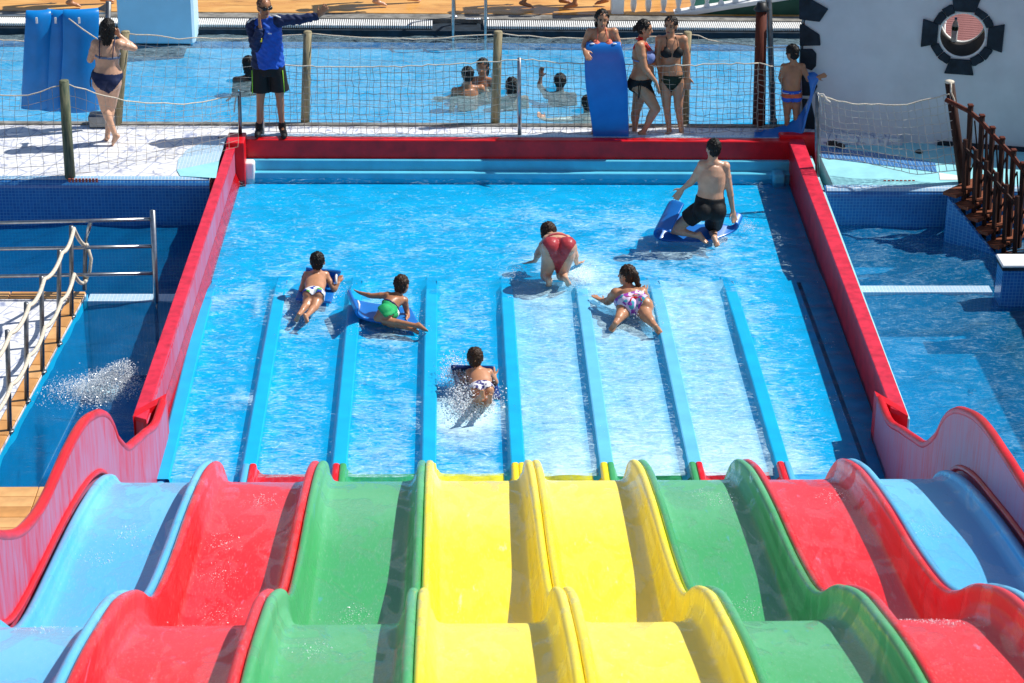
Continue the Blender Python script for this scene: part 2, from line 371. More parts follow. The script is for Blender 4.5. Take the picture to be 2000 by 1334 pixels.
for k in range(8):
    xc = (k-3.5)*LANE; P = np.zeros((len(XS), len(ys), 3))
    zf = floorz(ys); hs = (ridgez(ys)-zf)/.2
    for i, (x, z) in enumerate(XS):
        P[i, :, 0] = xc+x; P[i, :, 1] = ys; edge = (k == 0 and x < -.06) or (k == 7 and x > .06); P[i, :, 2] = zf+z*hs*(.42 if edge else 1.)
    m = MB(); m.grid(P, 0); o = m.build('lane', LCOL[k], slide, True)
    ck = np.interp(ys, [6, 7.4, 8.6, 9.3, 10.2, 10.5, 12.2, 13.1, 14.3, 14.7, 16.7], [.1, .1, .35, .9, 1., .1, .0, .9, 1., .3, .0])  # lane colour turns paler over each crest
    o.data.attributes.new('crest_pale', 'FLOAT', 'POINT').data.foreach_set('value', np.tile(ck, (len(XS), 1)).ravel().astype(np.float32))
    o['label'] = LNAM[k]+' fibreglass lane with rolled lips, '+('leftmost' if k == 0 else 'rightmost' if k == 7 else 'left half' if k < 4 else 'right half')
# wavy side walls
SWY = [5.8, 7.0, 8.1, 8.9, 9.5, 10.14, 10.66, 10.89, 11.56, 12.21, 12.99, 13.61, 14.24, 14.6, 14.86, 14.98, 15.35, 15.72, 16.2, 16.9, 17.28]
SWZ = [4.15, 3.86, 3.62, 3.52, 3.41, 3.17, 2.85, 2.69, 2.36, 2.19, 2.10, 1.99, 1.77, 1.58, 1.36, 1.20, .93, .79, .62, .40, .385]
ysw = np.concatenate([np.linspace(5.8, 14.8, 80), np.linspace(14.85, 17.28, 40)])
for sgn in (-1, 1):
    xin = np.interp(ysw, [5, 14.9, 15.1, 17.28], [3.035, 3.035, 3.02, 2.985])+(.13*np.interp(ysw, [5, 13, 17.28], [0, 0, 1]) if sgn > 0 else 0)
    xin = sgn*xin; top = pchip(SWY, SWZ, ysw); bot = floorz(ysw)-.25; lip = floorz(ysw)+(ridgez(ysw)-floorz(ysw))*.42
    th = sgn*.055
    m = MB(); P = np.zeros((6, len(ysw), 3))
    for i, (dx, zz) in enumerate([(th, bot), (th, top), (th*.8, top+.012), (th*.2, top+.012), (0, top), (0, bot)]):
        P[i, :, 0] = xin+dx; P[i, :, 1] = ysw; P[i, :, 2] = zz
    m.grid(P, 0, sgn > 0); sw = m.build('side_wall', FADE, slide, False)
    sw['label'] = 'faded pink and red wavy side wall on the '+('left' if sgn < 0 else 'right')
    r = MB(); r.tube(np.stack([xin+th*.5, ysw, top+.006], 1), .036, 8); r.build('rim', BRED, sw, True)
    tr_ = MB(); q = ysw < 15.0; r2 = np.stack([xin-sgn*.006, ysw, lip+.02], 1)[q]; tr_.tube(r2, .022, 8); tr_.build('trim', BRED, sw, True)

# ------------------------------------------------------------------ the splash basin
basin = thing('splash_basin', 'shallow blue basin with red walls at the foot of the slide', 'pool', (0, 20, -.25))
HW = .39
lw = [atz(465, 268, HW), atz(449, 264, HW), atz(261, 815, HW), atz(288, 821, HW)]
rw = [atz(1538, 267, HW), atz(1741, 799, HW), atz(1772, 813, HW), atz(1565, 267, HW)]
for nm, q in (('left', lw), ('right', rw)):
    m = MB(); m.prism([p[:2] for p in q], -.35, HW-.03); o = m.build('wall', FADE if nm == 'left' else BRED, basin); o['label'] = nm+' red side wall of the basin'
    c = np.mean([p for p in q], 0); e = MB(); qq = [c+(p-c)*A(1.0, 1.002, 1)+nrm((p-c)*A(1, 0, 0))*.008 for p in q]
    e.prism([p[:2] for p in qq], HW-.028, HW+.014); bevel(e.build('cap', CAPR, o), .008)
ft = lw[3]+(lw[0]-lw[3])*0.; m = MB(); q0, q1 = lw[3], lw[0]+(lw[3]-lw[0])*.03
m.add([A(q0[0]+.002, q0[1], .13), A(q1[0]+.002, q1[1], .11), A(q1[0]+.05, q1[1], -.02), A(q0[0]+.06, q0[1], -.02)], [(3, 2, 1, 0)]); o = m.build('wet_foot', paint('wet_red_paint', (.45, .004, .008), .1, .3, 12., .4, .6), basin)
# jogs where the basin walls meet the slide's side walls
for a, b, c_, d_ in ((lw[2]+A(0, -.03, 0), A(-2.99, 17.26, HW), A(-2.99, 17.40, HW), lw[2]+A(0, .09, 0)), (A(3.115, 17.27, HW), rw[2]+A(0, -.03, 0), rw[2]+A(0, .10, 0), A(3.115, 17.41, HW))):
    m = MB(); m.prism([a[:2], b[:2], c_[:2], d_[:2]], -.3, HW+.017); o = m.build('wall_return', BRED, basin)
XL, XR = -3.06, 3.24
def lwx(Y): return np.interp(Y, [lw[3][1], lw[0][1]], [lw[3][0], lw[0][0]])
def rwx(Y): return np.interp(Y, [rw[1][1], rw[0][1]], [rw[1][0], rw[0][0]])
m = MB(); m.prism([(-2.86, 23.89), (3.3, 23.89), (3.3, 24.01), (-2.86, 24.01)], -.3, .405); bevel(m.build('back_wall', BRED, basin), .012)
m = MB(); m.prism([(-3.04, 23.64), (-2.84, 23.64), (-2.84, 24.0), (-3.04, 24.0)], -.3, .455); bevel(m.build('corner_block', BRED, basin), .012)
m = MB(); m.prism([(3.18, 23.98), (3.62, 23.98), (3.62, 24.10), (3.18, 24.10)], -.3, .45); bevel(m.build('corner_block', BRED, basin), .012)
m = MB(); m.prism([(-2.86, 23.82), (3.3, 23.82), (3.3, 23.888), (-2.86, 23.888)], -.3, .19); bevel(m.build('upper_step', STEPC, basin), .012, 3)
m = MB(); m.prism([(-2.86, 23.74), (3.3, 23.74), (3.3, 23.818), (-2.86, 23.818)], -.3, .07); bevel(m.build('lower_step', STEPC, basin), .015, 3)
m = MB(); m.prism([(-2.86, 23.72), (-2.74, 23.72), (-2.74, 23.86), (-2.86, 23.86)], -.28, .193); bevel(m.build('step_end', WHT, basin), .03, 3)
m = MB(); m.prism([(3.08, 23.62), (3.22, 23.62), (3.22, 23.82), (3.08, 23.82)], -.28, .10); bevel(m.build('step_end', STEPC, basin), .03, 3)
# floor: deep end, ramp, one run-out bed per lane
m = MB(); m.add([(-3.1, 20.9, -.055), (3.3, 20.9, -.055), (3.3, 21.3, -.085), (-3.1, 21.3, -.085), (-3.1, 23.76, -.06), (3.3, 23.76, -.06)], [(0, 1, 2, 3), (3, 2, 5, 4)]); m.build('floor', PBLU, basin)
m = MB(); m.add([(-3.12, 16.6, -.13), (3.32, 16.6, -.13), (3.32, 20.9, -.13), (-3.12, 20.9, -.13)], [(0, 1, 2, 3)]); m.build('bed_base', PBLU, basin)
for k in range(8):
    a = (k-4)*LANE+.052; b = (k-3)*LANE-.052; m = MB(); yb = np.linspace(16.5, 20.9, 12)
    P = np.zeros((7, 12, 3))
    for i, t in enumerate(np.linspace(0, 1, 7)):
        P[i, :, 0] = a+(b-a)*t; P[i, :, 1] = yb; P[i, :, 2] = -.05+.03*(abs(2*t-1)**6)
    m.grid(P); o = m.build('runout_bed', PPAL if k in (4, 5, 6) else PBLU, basin, True)
    o['label'] = ('pale sun-faded' if k in (4, 5, 6) else 'bright blue')+' run-out lane bed'
m = MB(); m.add([(3.0, 16.5, -.045), (3.3, 16.5, -.045), (3.3, 20.92, -.045), (3.0, 20.92, -.045)], [(0, 1, 2, 3)]); m.build('edge_bed', PBLU, basin)
for k in range(-1, 7):
    xc = (k-3)*LANE; hwid = .056
    if k == -1: xc = -2.955
    if k == 7: xc = 3.06; hwid = .07
    m = MB(); P = []
    for Y, z in ((16.55, .03), (16.9, .036), (19.2, .034), (20.0, .022), (20.6, .002), (21.05, -.06)):
        P.append([(xc-hwid-.085, Y, min(z, 0)-.055), (xc-hwid-.005, Y, z-.005), (xc-hwid+.006, Y, z), (xc+hwid-.007, Y, z), (xc+hwid, Y, z-.006), (xc+hwid+.03, Y, -.12)])
    P = np.array(P).transpose(1, 0, 2); m.grid(P[:2], 0); m.grid(P[1:], 1); o = m.build('lane_divider', [PDIV, PDIVP if k in (4, 5) else PDIV], basin)
# outer kerb of the right wall
q = [rw[3]+A(.0, -.3, 0), rw[2]+A(.0, .2, 0), rw[2]+A(.075, .2, 0), rw[3]+A(.085, -.3, 0)]
m = MB(); m.prism([p[:2] for p in q], -.4, HW-.12); bevel(m.build('outer_kerb', CYAN, basin), .01)

# ------------------------------------------------------------------ water sheets
def wave(X, Y, amp, lam, n, seed, stretch=1.5):
    r = np.random.default_rng(seed); Z = np.zeros_like(X)
    wx = .06*np.sin(3.1*Y+1.3*X); wy = .06*np.sin(2.7*X-1.9*Y)
    for i in range(n):
        L = lam*math.exp(r.uniform(-.9, .8)); a = r.uniform(0, 2*math.pi); kx, ky = math.cos(a)*2*math.pi/L, stretch*math.sin(a)*2*math.pi/L
        Z += (L/lam)**.9*np.sin(kx*(X+wx)+ky*(Y+wy)+r.uniform(0, 6.28))
    return amp*Z/math.sqrt(n)
def water_sheet(name, label, x0, x1, y0, y1, z, mat, amp, lam, step, seed, foamf=None, clip=None):
    xs = np.arange(x0, x1+step, step); yy = np.arange(y0, y1+step, step); X, Y = np.meshgrid(xs, yy, indexing='ij')
    if clip is not None: X = clip(X, Y)
    Z = z+wave(X, Y, amp, lam, 26, seed)
    m = MB(); me_faces = len(xs), len(yy)
    a, b = me_faces; idx = np.arange(a*b).reshape(a, b)
    f = np.stack([idx[:-1, :-1], idx[1:, :-1], idx[1:, 1:], idx[:-1, 1:]], -1).reshape(-1, 4)
    me = bpy.data.meshes.new(name); me.from_pydata(np.stack([X, Y, Z], -1).reshape(-1, 3).tolist(), [], f.tolist()); me.materials.append(mat)
    me.polygons.foreach_set('use_smooth', [True]*len(f))
    if foamf is not None:
        at = me.attributes.new('foam', 'FLOAT', 'POINT'); at.data.foreach_set('value', foamf(X, Y).ravel().astype(np.float32))
    o = bpy.data.objects.new(name, me); COL.objects.link(o); struct(o, label); return o
WBAS = water('basin_water', (.80, .95, 1., 1), .9, 1.25, .5, (1., 2.4))
WDEEP = water('lower_pool_water', (.55, .82, .95, 1), .9, .7, .55, (1., 2.2), deep=(.004, .17, .42, 1), deepf=.34, bf=True)
WRIGHT = water('right_pool_water', (.62, .85, .93, 1), .35, .9, .45, (1., 2.2), deep=(.004, .22, .50, 1), deepf=.34, bf=True)
WBACK = water('back_pool_water', (.72, .94, 1., 1), .40, 1.0, .6, (1., 2.6))  # foam weight here paints the pale light streaks of the ripples
def foamb(X, Y):
    lane = (X/LANE) % 1.; f = np.interp(Y, [16.8, 17.6, 19., 20.6, 21.2, 22., 22.6, 23.4], [.80, .48, .34, .36, .26, .17, .17, -.1])
    f = f*np.interp(X, [-3, -2, .1, .35, 2.3, 2.85], [.50, .58, .62, 1.38, 1.28, -.2])
    arc = np.exp(-((Y-(22.6-.24*(X-.3)**2+.06*np.sin(X*5)))/.20)**2)*.17+np.exp(-((Y-(21.7-.20*(X+.2)**2+.05*np.sin(X*6)))/.12)**2)*.13
    ss = lambda a, b, x: (lambda t: t*t*(3-2*t))(np.clip((x-a)/(b-a), 0, 1)); edge = np.where(Y < 20.9, -.7*ss(.72, .84, lane)-.4*ss(.13, .06, lane), 0.)
    for px_, py_, rx, ry, a in ((598, 600, .30, .45, .26), (775, 628, .42, .35, .28), (914, 806, .33, .42, 1.6), (1095, 545, .38, .40, .30), (1240, 615, .40, .45, .32), (1380, 470, .55, .30, .24), (1140, 535, .16, .25, .9), (500, 780, .14, .18, .8), (545, 590, .14, .3, .6), (1262, 612, .16, .2, .8)):
        c = atz(px_, py_, 0.); d = ((X-c[0])/rx)**2+((Y-c[1])/ry)**2; f = f+a*np.exp(-d)+.16*np.exp(-((np.sqrt(d)-1.5)/.18)**2)
    return f+arc+edge*.6-.22
basin_water = water_sheet('water', 'clear shallow water streaming through the blue basin', -3.02, 3.22, 16.62, 23.75, BW+.004, WBAS, .0045, .22, .03, 3, foamb, lambda X, Y: np.clip(X, lwx(Y)+.002, rwx(Y)-.002))
left_water = water_sheet('water', 'dark blue water left of the red basin wall', -9., -3.13, 15.4, 22.66, LW, WDEEP, .014, .5, .05, 4, lambda X, Y: -.9+1.75*np.exp(-((X-atz(190, 768, LW)[0])/.22)**2-((Y-atz(190, 768, LW)[1])/.20)**2)+.5*np.exp(-((X-atz(230, 760, LW)[0])/.45)**2-((Y-atz(230, 760, LW)[1])/.5)**2))
right_water = water_sheet('water', 'blue water right of the red basin wall', 3.12, 10., 12.0, 22.66, LW, WRIGHT, .014, .45, .05, 5)
back_water = water_sheet('water', 'bright blue water of the big pool behind the deck', -11., 9., 24.44, 28.25, FW_, WBACK, .009, .55, .05, 6, lambda X, Y: .34+.10*np.sin(X*.7+1)*np.sin(Y*1.3))
m = MB(); m.add([(-9.3, 15.2, -.95), (-3.1, 15.2, -.95), (-3.1, 22.7, -.95), (-9.3, 22.7, -.95)], [(0, 1, 2, 3)]); struct(m.build('pool_floor', FLOORD), 'tiled floor of the left lower pool')
m = MB(); m.add([(3.1, 11.8, -.55), (10.2, 11.8, -.55), (10.2, 22.7, -.55), (3.1, 22.7, -.55)], [(0, 1, 2, 3)]); struct(m.build('pool_floor', FLOORR), 'tiled floor of the right lower pool')
m = MB(); m.add([(-11.2, 24.42, FW_-.24), (9.2, 24.42, FW_-.24), (9.2, 28.2, FW_-.16), (-11.2, 28.2, FW_-.16), (9.2, 28.205, .22), (-11.2, 28.205, .22)], [(0, 1, 2, 3), (3, 2, 4, 5)]); struct(m.build('pool_floor', FLOORF), 'tiled floor of the back pool')
# submerged walls of the basin seen from the lower pools
# ------------------------------------------------------------------ back deck and its tiled edges
def bullnose(x0, x1, yf, ztop, zb, r=.10, n=6):
    P = []
    for t in np.linspace(0, 1, n): a = HP*t; P.append((yf+r-r*math.sin(a), ztop-r+r*math.cos(a)))
    P.append((yf, zb)); G = np.zeros((2, len(P), 3))
    for i, x in enumerate((x0, x1)):
        for j, (y, z) in enumerate(P): G[i, j] = (x, y, z)
    return G
DF = 22.62
m = MB(); m.prism([(-10.5, DF+.1), (-3.16, DF+.1), (-3.16, 24.0), (-2.6, 24.012), (4.6, 24.012), (4.6, 24.46), (-10.5, 24.46)], -1.2, DZ); deck = struct(m.build('deck', TILEW), 'white patterned tile deck between the pools')
m = MB(); m.grid(bullnose(-10.5, -3.13, DF, DZ, -1.1), 0, False); o = m.build('pool_edge', MOSB_Y, deck)
m = MB(); m.grid(bullnose(-10.5, -3.14, DF-.004, DZ+.004, DZ-.06, .1, 6)[:, :3], 0, False); m.build('sunlit_band', MOSL_Y, deck)  # sunlit top of the rounded edge, coloured in as a paler band
m = MB(); m.prism([(-10.4, 24.37), (4.4, 24.37), (4.4, 24.455), (-10.4, 24.455)], DZ+.002, DZ+.018); m.build('coping', CONC, deck)
m = MB(); m.add([(-2.8, 24.02, DZ+.005), (3.2, 24.02, DZ+.005), (3.2, 24.10, DZ+.005), (-2.8, 24.10, DZ+.005)], [(0, 1, 2, 3)]); m.build('mosaic_strip', MOSL_Z, deck)
# curved mosaic apron and pale ramp beside the left wall
cpts = [atz(443, 268, DZ), atz(400, 278, DZ), atz(365, 293, DZ), atz(348, 312, DZ), atz(345, 332, DZ), atz(380, 330, DZ), atz(428, 315, DZ)]
m = MB(); m.add([p+A(0, 0, .006) for p in cpts], [tuple(range(len(cpts)))[::-1]]); m.build('mosaic_apron', MOSL_Z, deck)
cp2 = [atz(345, 333, DZ), atz(428, 316, DZ), atz(422, 349, DZ), atz(352, 345, DZ)]
m = MB(); m.add([p+A(0, 0, .008) for p in cp2], [(3, 2, 1, 0)]); m.build('cyan_apron', CYAN, deck)
m = MB()
for i in range(9):
    c0 = 136+i*6.6; m.box(tuple(atz(c0, 354, DZ-.02)-A(.012, .004, .012)), tuple(atz(c0, 354, DZ-.02)+A(.012, .008, .03)))
m.build('depth_mark', paint('faded_red_marking', (.45, .10, .06), .6, .3), deck)
# deck on the right, below the white building
dr = struct(MB().prism([(3.6, 22.72), (9.5, 22.72), (9.5, 24.6), (3.6, 24.6)], -1.2, DZ-.08).build('deck', CYAN), 'pale cyan deck at the foot of the white building')
zr = DZ-.08
m = MB(); m.grid(bullnose(3.5, 9.5, DF, zr, -1.1), 0, False); m.build('pool_edge', MOSB_Y, dr)
m = MB(); m.grid(bullnose(3.52, 9.5, DF-.004, zr+.004, zr-.06, .1, 6)[:, :4], 0, False); m.build('sunlit_band', MOSL_Y, dr)  # sun on the right pool edge, coloured in the same way
q = [atz(1603, 286, zr), atz(1603, 308, zr), atz(1715, 322, zr), atz(1830, 337, zr), atz(1826, 318, zr), atz(1715, 300, zr)]
m = MB(); m.add([p+A(0, 0, .006) for p in q], [tuple(range(6))]); m.build('mosaic_band', MOSB_Z, dr)
q = [atz(1834, 338, zr), atz(1880, 345, zr), atz(1880, 352, zr), atz(1836, 352, zr)]
m = MB(); m.add([p+A(0, 0, .006) for p in q], [(3, 2, 1, 0)]); m.build('white_slab', WHT, dr)
m = MB()
for i in range(8):
    c0 = atz(1728+i*8, 356, zr-.015); m.box(tuple(c0-A(.014, .004, .012)), tuple(c0+A(.014, .008, .025)))
m.build('depth_mark', MATS['faded_red_marking'], dr)

# far side of the back pool
FE = 28.22
fd = struct(MB().prism([(-14, FE+.58), (12, FE+.58), (12, 70), (-14, 70)], -1.2, .44).build('far_deck', YDECK), 'yellow wet deck beyond the back pool')
m = MB(); m.prism([(-14, FE+.36), (12, FE+.36), (12, FE+.585), (-14, FE+.585)], -1.2, .432); m.build('kerb', CONC, fd)
m = MB(); m.prism([(-14, FE), (12, FE), (12, FE+.36), (-14, FE+.36)], -1.2, .375); m.build('gutter', STONE, fd)
gm = MB()
for i in range(420):
    x = -7.4+i*.0275
    if -.78 < x < -.12: continue
    gm.box((x, FE+.06, .385), (x+.0155, FE+.34, .425))
o = gm.build('gutter_grating', WHT, fd); o['kind'] = 'stuff'
# lower platform at left, with terracotta edging
c1 = atz(168, 571, PZ); c2 = atz(0, 880, PZ); c2 = c1+(c2-c1)*1.5
pl = struct(MB().prism([(-9., c1[1]-.0), (c1[0], c1[1]), (c2[0], c2[1]), (-9., c2[1])], -1.0, PZ-.012).build('platform', TILEW), 'white patterned tile platform by the left lower pool')
ed = nrm(c2-c1); nin = A(ed[1], -ed[0], 0); nin = nin if nin[0] < 0 else -nin
m = MB(); a = c1-nin*.012; b = c2-nin*.012; m.prism([a[:2], (a-nin*.004)[:2], (b-nin*.004)[:2], b[:2]], -.9, PZ-.02); m.build('blue_side', PBLU, pl)
Lt = .285; tb = MB(); tb.box((-.137, -.067, -.02), (.137, .067, .011), 0, .005); tme = tb.mesh('edge_tile', ORNG)
tme2 = tme.copy(); tme2.materials[0] = ORNG2
ang = math.atan2(ed[1], ed[0])
for i in range(20):
    o = link_mesh('edge_tile', tme if i % 3 else tme2, pl); p = c1+ed*(Lt*(i+.5))+nin*.07; org = ORG[pl.name]
    o.location = (p[0]-org[0], p[1]-org[1], PZ-org[2]); o.rotation_euler = (0, 0, ang)
for i in range(8):
    o = link_mesh('edge_tile', tme if i % 2 else tme2, pl); org = ORG[pl.name]
    o.location = (c1[0]-.16-Lt*(i+.5)-org[0], c1[1]-.07-org[1], PZ-org[2])
# terracotta deck near the slide
nd = struct(MB().prism([(-6.5, 11.), (-3.14, 11.), (-3.14, 16.52), (-6.5, 16.52)], -1., PZ-.02).build('tile_deck', GROUT), 'terracotta tile deck beside the slide')
tb = MB(); tb.box((-.197, -.083, -.02), (.197, .083, .011), 0, .004); t1 = tb.mesh('tile', ORNG2); t2 = t1.copy(); t2.materials[0] = ORNG
for j in range(16):
    for i in range(6):
        o = link_mesh('tile', t2 if (i*7+j*3) % 5 == 0 else t1, nd); org = ORG[nd.name]
        o.location = (-3.36-i*.40-org[0], 16.43-j*.172-org[1], PZ-.006-org[2])
# weirs between the lower pools
m = MB(); a = atz(176, 592, LW); m.box((a[0]-.02, a[1]-.02, -.9), (-3.16, a[1]+.16, LW+.03)); m2 = m.build('weir', MOSL_Z, None); tag(m2, 'low mosaic weir just above the left pool water', 'low wall')
m = MB(); a = atz(1690, 576, LW); m.box((3.3, a[1], -.9), (4.95, a[1]+.17, LW+.03)); m2 = m.build('weir', MOSL_Z, None); tag(m2, 'low mosaic weir just above the right pool water', 'low wall')
# ------------------------------------------------------------------ white building with the stone ring window
BP0 = A(3.45, 24.40, 0); BE = nrm(A(.975, -.22, 0)); BN = A(BE[1], -BE[0], 0)       # BN points to the camera
def bp(u, z, d=0.): return BP0+BE*u+A(0, 0, z)-BN*d
def atb(x, y): dd = ray(x, y); return CAMP+dd*(np.dot(BP0-CAMP, BN)/np.dot(dd, BN))
def uz(x, y): p = atb(x, y); return np.array([np.dot(p-BP0, BE), p[2]])
bld = thing('white_building', 'white plastered wall with dark corner stones and a round window', 'building', BP0)
HC = uz(1880, 69); HR = .262; UW, ZB, ZT = 7.5, -.3, 2.15
def hole_face(mb, d, flip):
    ang = sorted(list(np.linspace(0, 2*math.pi, 64, endpoint=False))+[math.atan2(z-HC[1], u-HC[0]) % (2*math.pi) for u in (0, UW) for z in (ZB, ZT)])
    inn, out = [], []
    for a in ang:
        c, s = math.cos(a), math.sin(a); inn.append(bp(HC[0]+HR*c, HC[1]+HR*s, d))
        t = min((UW-HC[0])/c if c > 1e-9 else -HC[0]/c if c < -1e-9 else 1e9, (ZT-HC[1])/s if s > 1e-9 else (ZB-HC[1])/s if s < -1e-9 else 1e9)
        out.append(bp(HC[0]+t*c, HC[1]+t*s, d))
    n = len(ang); f = [(i, n+i, n+(i+1) % n, (i+1) % n) for i in range(n)]
    mb.add(inn+out, [q[::-1] for q in f] if flip else f)
m = MB(); hole_face(m, 0, False); hole_face(m, .60, True)
for a, b in (((0, ZB), (0, ZT)), ((0, ZT), (UW, ZT)), ((UW, ZT), (UW, ZB))): m.add([bp(*a), bp(*b), bp(*b, .60), bp(*a, .60)], [(0, 3, 2, 1)])
m.build('wall', WHITE, bld)
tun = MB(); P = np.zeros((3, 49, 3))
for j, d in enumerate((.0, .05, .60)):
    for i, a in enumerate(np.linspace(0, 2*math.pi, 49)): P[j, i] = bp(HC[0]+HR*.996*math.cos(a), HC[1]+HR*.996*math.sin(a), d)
tun.grid(P); win = tun.build('window', paint('shaded_brown_reveal', (.012, .008, .006), .8, .3), bld)  # brown lining coloured near black for the shade inside the opening
rr = MB(); rr.tube([bp(HC[0]+HR*math.cos(a), HC[1]+HR*math.sin(a),   .605) for a in np.linspace(0, 2*math.pi, 49)], .02, 6); rr.build('rim', WHT, win, True)
rr = MB(); rr.tube([bp(HC[0]+HR*.99*math.cos(a), HC[1]+HR*.99*math.sin(a), .01) for a in np.linspace(0, 2*math.pi, 49)], .014, 6); rr.build('rim', WHT, win, True)
def wprism(poly, d0, d1, name, mat, parent):
    n = len(poly); m = MB(); v = [bp(u, z, d1) for u, z in poly]+[bp(u, z, d0) for u, z in poly]
    m.add(v, [tuple(range(n-1, -1, -1)), tuple(range(n, 2*n))]+[(i, (i+1) % n, n+(i+1) % n, n+i) for i in range(n)])
    return bevel(m.build(name, mat, parent), .01, 2)
pol = lambda r, a: (HC[0]+r*math.cos(a), HC[1]+r*math.sin(a))
for q in range(4):                                            # four wedge stones and the ring stones between them
    a = q*HP; w1, w2 = .115, .165
    t = np.array([math.cos(a), math.sin(a)]); nn = np.array([-t[1], t[0]])
    wprism([tuple(HC+t*(HR+.012)-nn*w1), tuple(HC+t*(HR+.19)-nn*w2), tuple(HC+t*(HR+.19)+nn*w2), tuple(HC+t*(HR+.012)+nn*w1)], -.03, 0, 'wedge_stone', STONE, bld)
    cuts = [a+RAD(21.5), a+RAD(24)+RAD(42)*random.uniform(.40, .6), a+RAD(68.5)]
    for i in range(2):
        aa, ab = cuts[i]+RAD(.6), cuts[i+1]-RAD(.6); ro = HR+.112+random.uniform(-.012, .016)
        ring = [pol(HR+.012, x) for x in np.linspace(aa, ab, 5)]+[pol(ro+random.uniform(-.006, .006), x) for x in np.linspace(ab, aa, 5)]
        wprism(ring[::-1] if False else ring[::-1], -.024-random.uniform(0, .008), 0, 'ring_stone', STONE, bld)
for px in ([(1561, -4), (1585, -2), (1618, 17), (1601, 42), (1561, 37)], [(1562, 46), (1572, 48), (1601, 67), (1603, 88), (1562, 89)], [(1563, 95), (1587, 95), (1595, 104), (1594, 128), (1586, 137), (1563, 128)],
           [(1566, 144), (1590, 146), (1597, 168), (1588, 186), (1567, 186)], [(1567, 192), (1584, 194), (1592, 232), (1593, 262), (1568, 262)]):
    wprism([tuple(uz(*p)) for p in px][::-1], -.03, 0, 'corner_stone', STONE, bld)
m = MB(); m.tube([bp(-.02, -.2, .03), bp(-.02, 2.12, .03)], .02, 8); m.build('corner_pipe', STEELD, bld)
m = MB(); m.prism([tuple(bp(1.6, 0, -.03)[:2]), tuple(bp(7.4, 0, -.03)[:2]), tuple(bp(7.4, 0, .01)[:2]), tuple(bp(1.6, 0, .01)[:2])], .2, .37); m.build('plinth', STONE, bld)
# wing of the same building outside the frame on the right; its shadow lies on the right lower pool
m = MB(); m.prism([(6.35, 13.5), (6.7, 13.5), (6.7, 22.0), (6.35, 22.0)], -1., 1.55); o = m.build('terrace_wall', WHITE, None); tag(o, 'white terrace wall along the right side of the lower pool', 'wall')
# terrace planks seen through the round window
ter = struct(MB().prism([tuple(bp(.6, 0, .75)[:2]), tuple(bp(4., 0, .75)[:2]), tuple(bp(4., 0, 3.2)[:2]), tuple(bp(.6, 0, 3.2)[:2])], -1., 1.02).build('terrace', DARKW), 'plank terrace behind the white wall')
pm = MB(); pm.box((-1.5, -.043, 0), (1.5, .043, .03)); pme = pm.mesh('plank', PLANK)
for i in range(24):
    o = link_mesh('plank', pme, ter); p = bp(2.2, 1.02, .82+i*.098); org = ORG[ter.name]
    o.location = (p[0]-org[0], p[1]-org[1], p[2]-org[2]); o.rotation_euler = (0, 0, math.atan2(BE[1], BE[0]))
bt_p = uz(1860, 85); bz = bp(bt_p[0]+.02, HC[1]-HR*.90, .30)
bz = bp(HC[0]-.085, HC[1]-math.sqrt(HR**2-.085**2)+.012, .54)
bt = thing('water_bottle', 'clear plastic water bottle with green label in the round window', 'bottle', bz)
n_ = N('clear_plastic'); pb = n_.bsdf((.80, .88, .92, 1), .08, .5); mt = n_.new('ShaderNodeBsdfTransparent'); mxx = n_.new('ShaderNodeMixShader'); mxx.inputs[0].default_value = .8
n_.link(mt.outputs[0], mxx.inputs[1]); n_.link(pb.outputs[0], mxx.inputs[2]); CLEAR = n_.end(mxx)
m = MB(); m.lathe(bz, [(.034, 0), (.037, .01), (.036, .08), (.038, .10), (.037, .19), (.028, .225), (.014, .25), (.013, .262)], 14); m.build('body', CLEAR, bt, True)
m = MB(); m.lathe(bz+A(0, 0, .135), [(.0385, 0), (.0388, .045)], 14); m.build('label_band', DGRN, bt, True)
m = MB(); m.lathe(bz+A(0, 0, .262), [(.015, 0), (.015, .02)], 10); m.build('cap', paint('blue_cap', (.05, .2, .5), .4), bt, True)
ch = thing('plastic_chair', 'white plastic chair behind the round window', 'chair', bp(HC[0]-.40, 1.05, 1.05))
o_ = bp(HC[0]-.40, 1.05, 1.05)
m = MB(); m.box(tuple(o_+A(-.22, -.02, .38)), tuple(o_+A(.22, .42, .42)), 0, .012); m.build('seat', PLASW, ch)
m = MB(); P = np.zeros((7, 6, 3))
for i, t in enumerate(np.linspace(-1, 1, 7)):
    for j, h in enumerate(np.linspace(0, .46, 6)): P[i, j] = o_+A(.21*t*(1-.18*(h/.46)**2), -.02-.08*h+.04*t*t, .41+h*(1-.08*t*t))
m.grid(P); b_ = m.build('backrest', PLASW, ch, True); sm = b_.modifiers.new('thick', 'SOLIDIFY'); sm.thickness = .014
for sx in (-1, 1):
    for yy in (.02, .38): m = MB(); m.tube([o_+A(sx*.2, yy, .39), o_+A(sx*.23, yy, 0)], .018, 8); m.build('leg', PLASW, ch, True)

# rocks at the foot of the wall
for i, (x, y, r) in enumerate(((1612, 276, .05), (1626, 281, .06), (1640, 287, .05), (1795, 297, .035))):
    m = MB(); c = atz(x, y, DZ-.07); m.ball(c, (r*1.2, r, r*.9), None, 9, 6)
    v = m.v[0]; m.v[0] = c+(v-c)*(1+rng.uniform(-.22, .2, (len(v), 1))); o = m.build('rock', ROCK)
    tag(o, ['dark rock beside the metal net post at the white wall', 'biggest of the dark rocks at the foot of the white wall', 'low dark rock, third from the net post', 'small lone rock at the wall below the round window'][i], 'rock', 'rocks at the foot of the white wall')

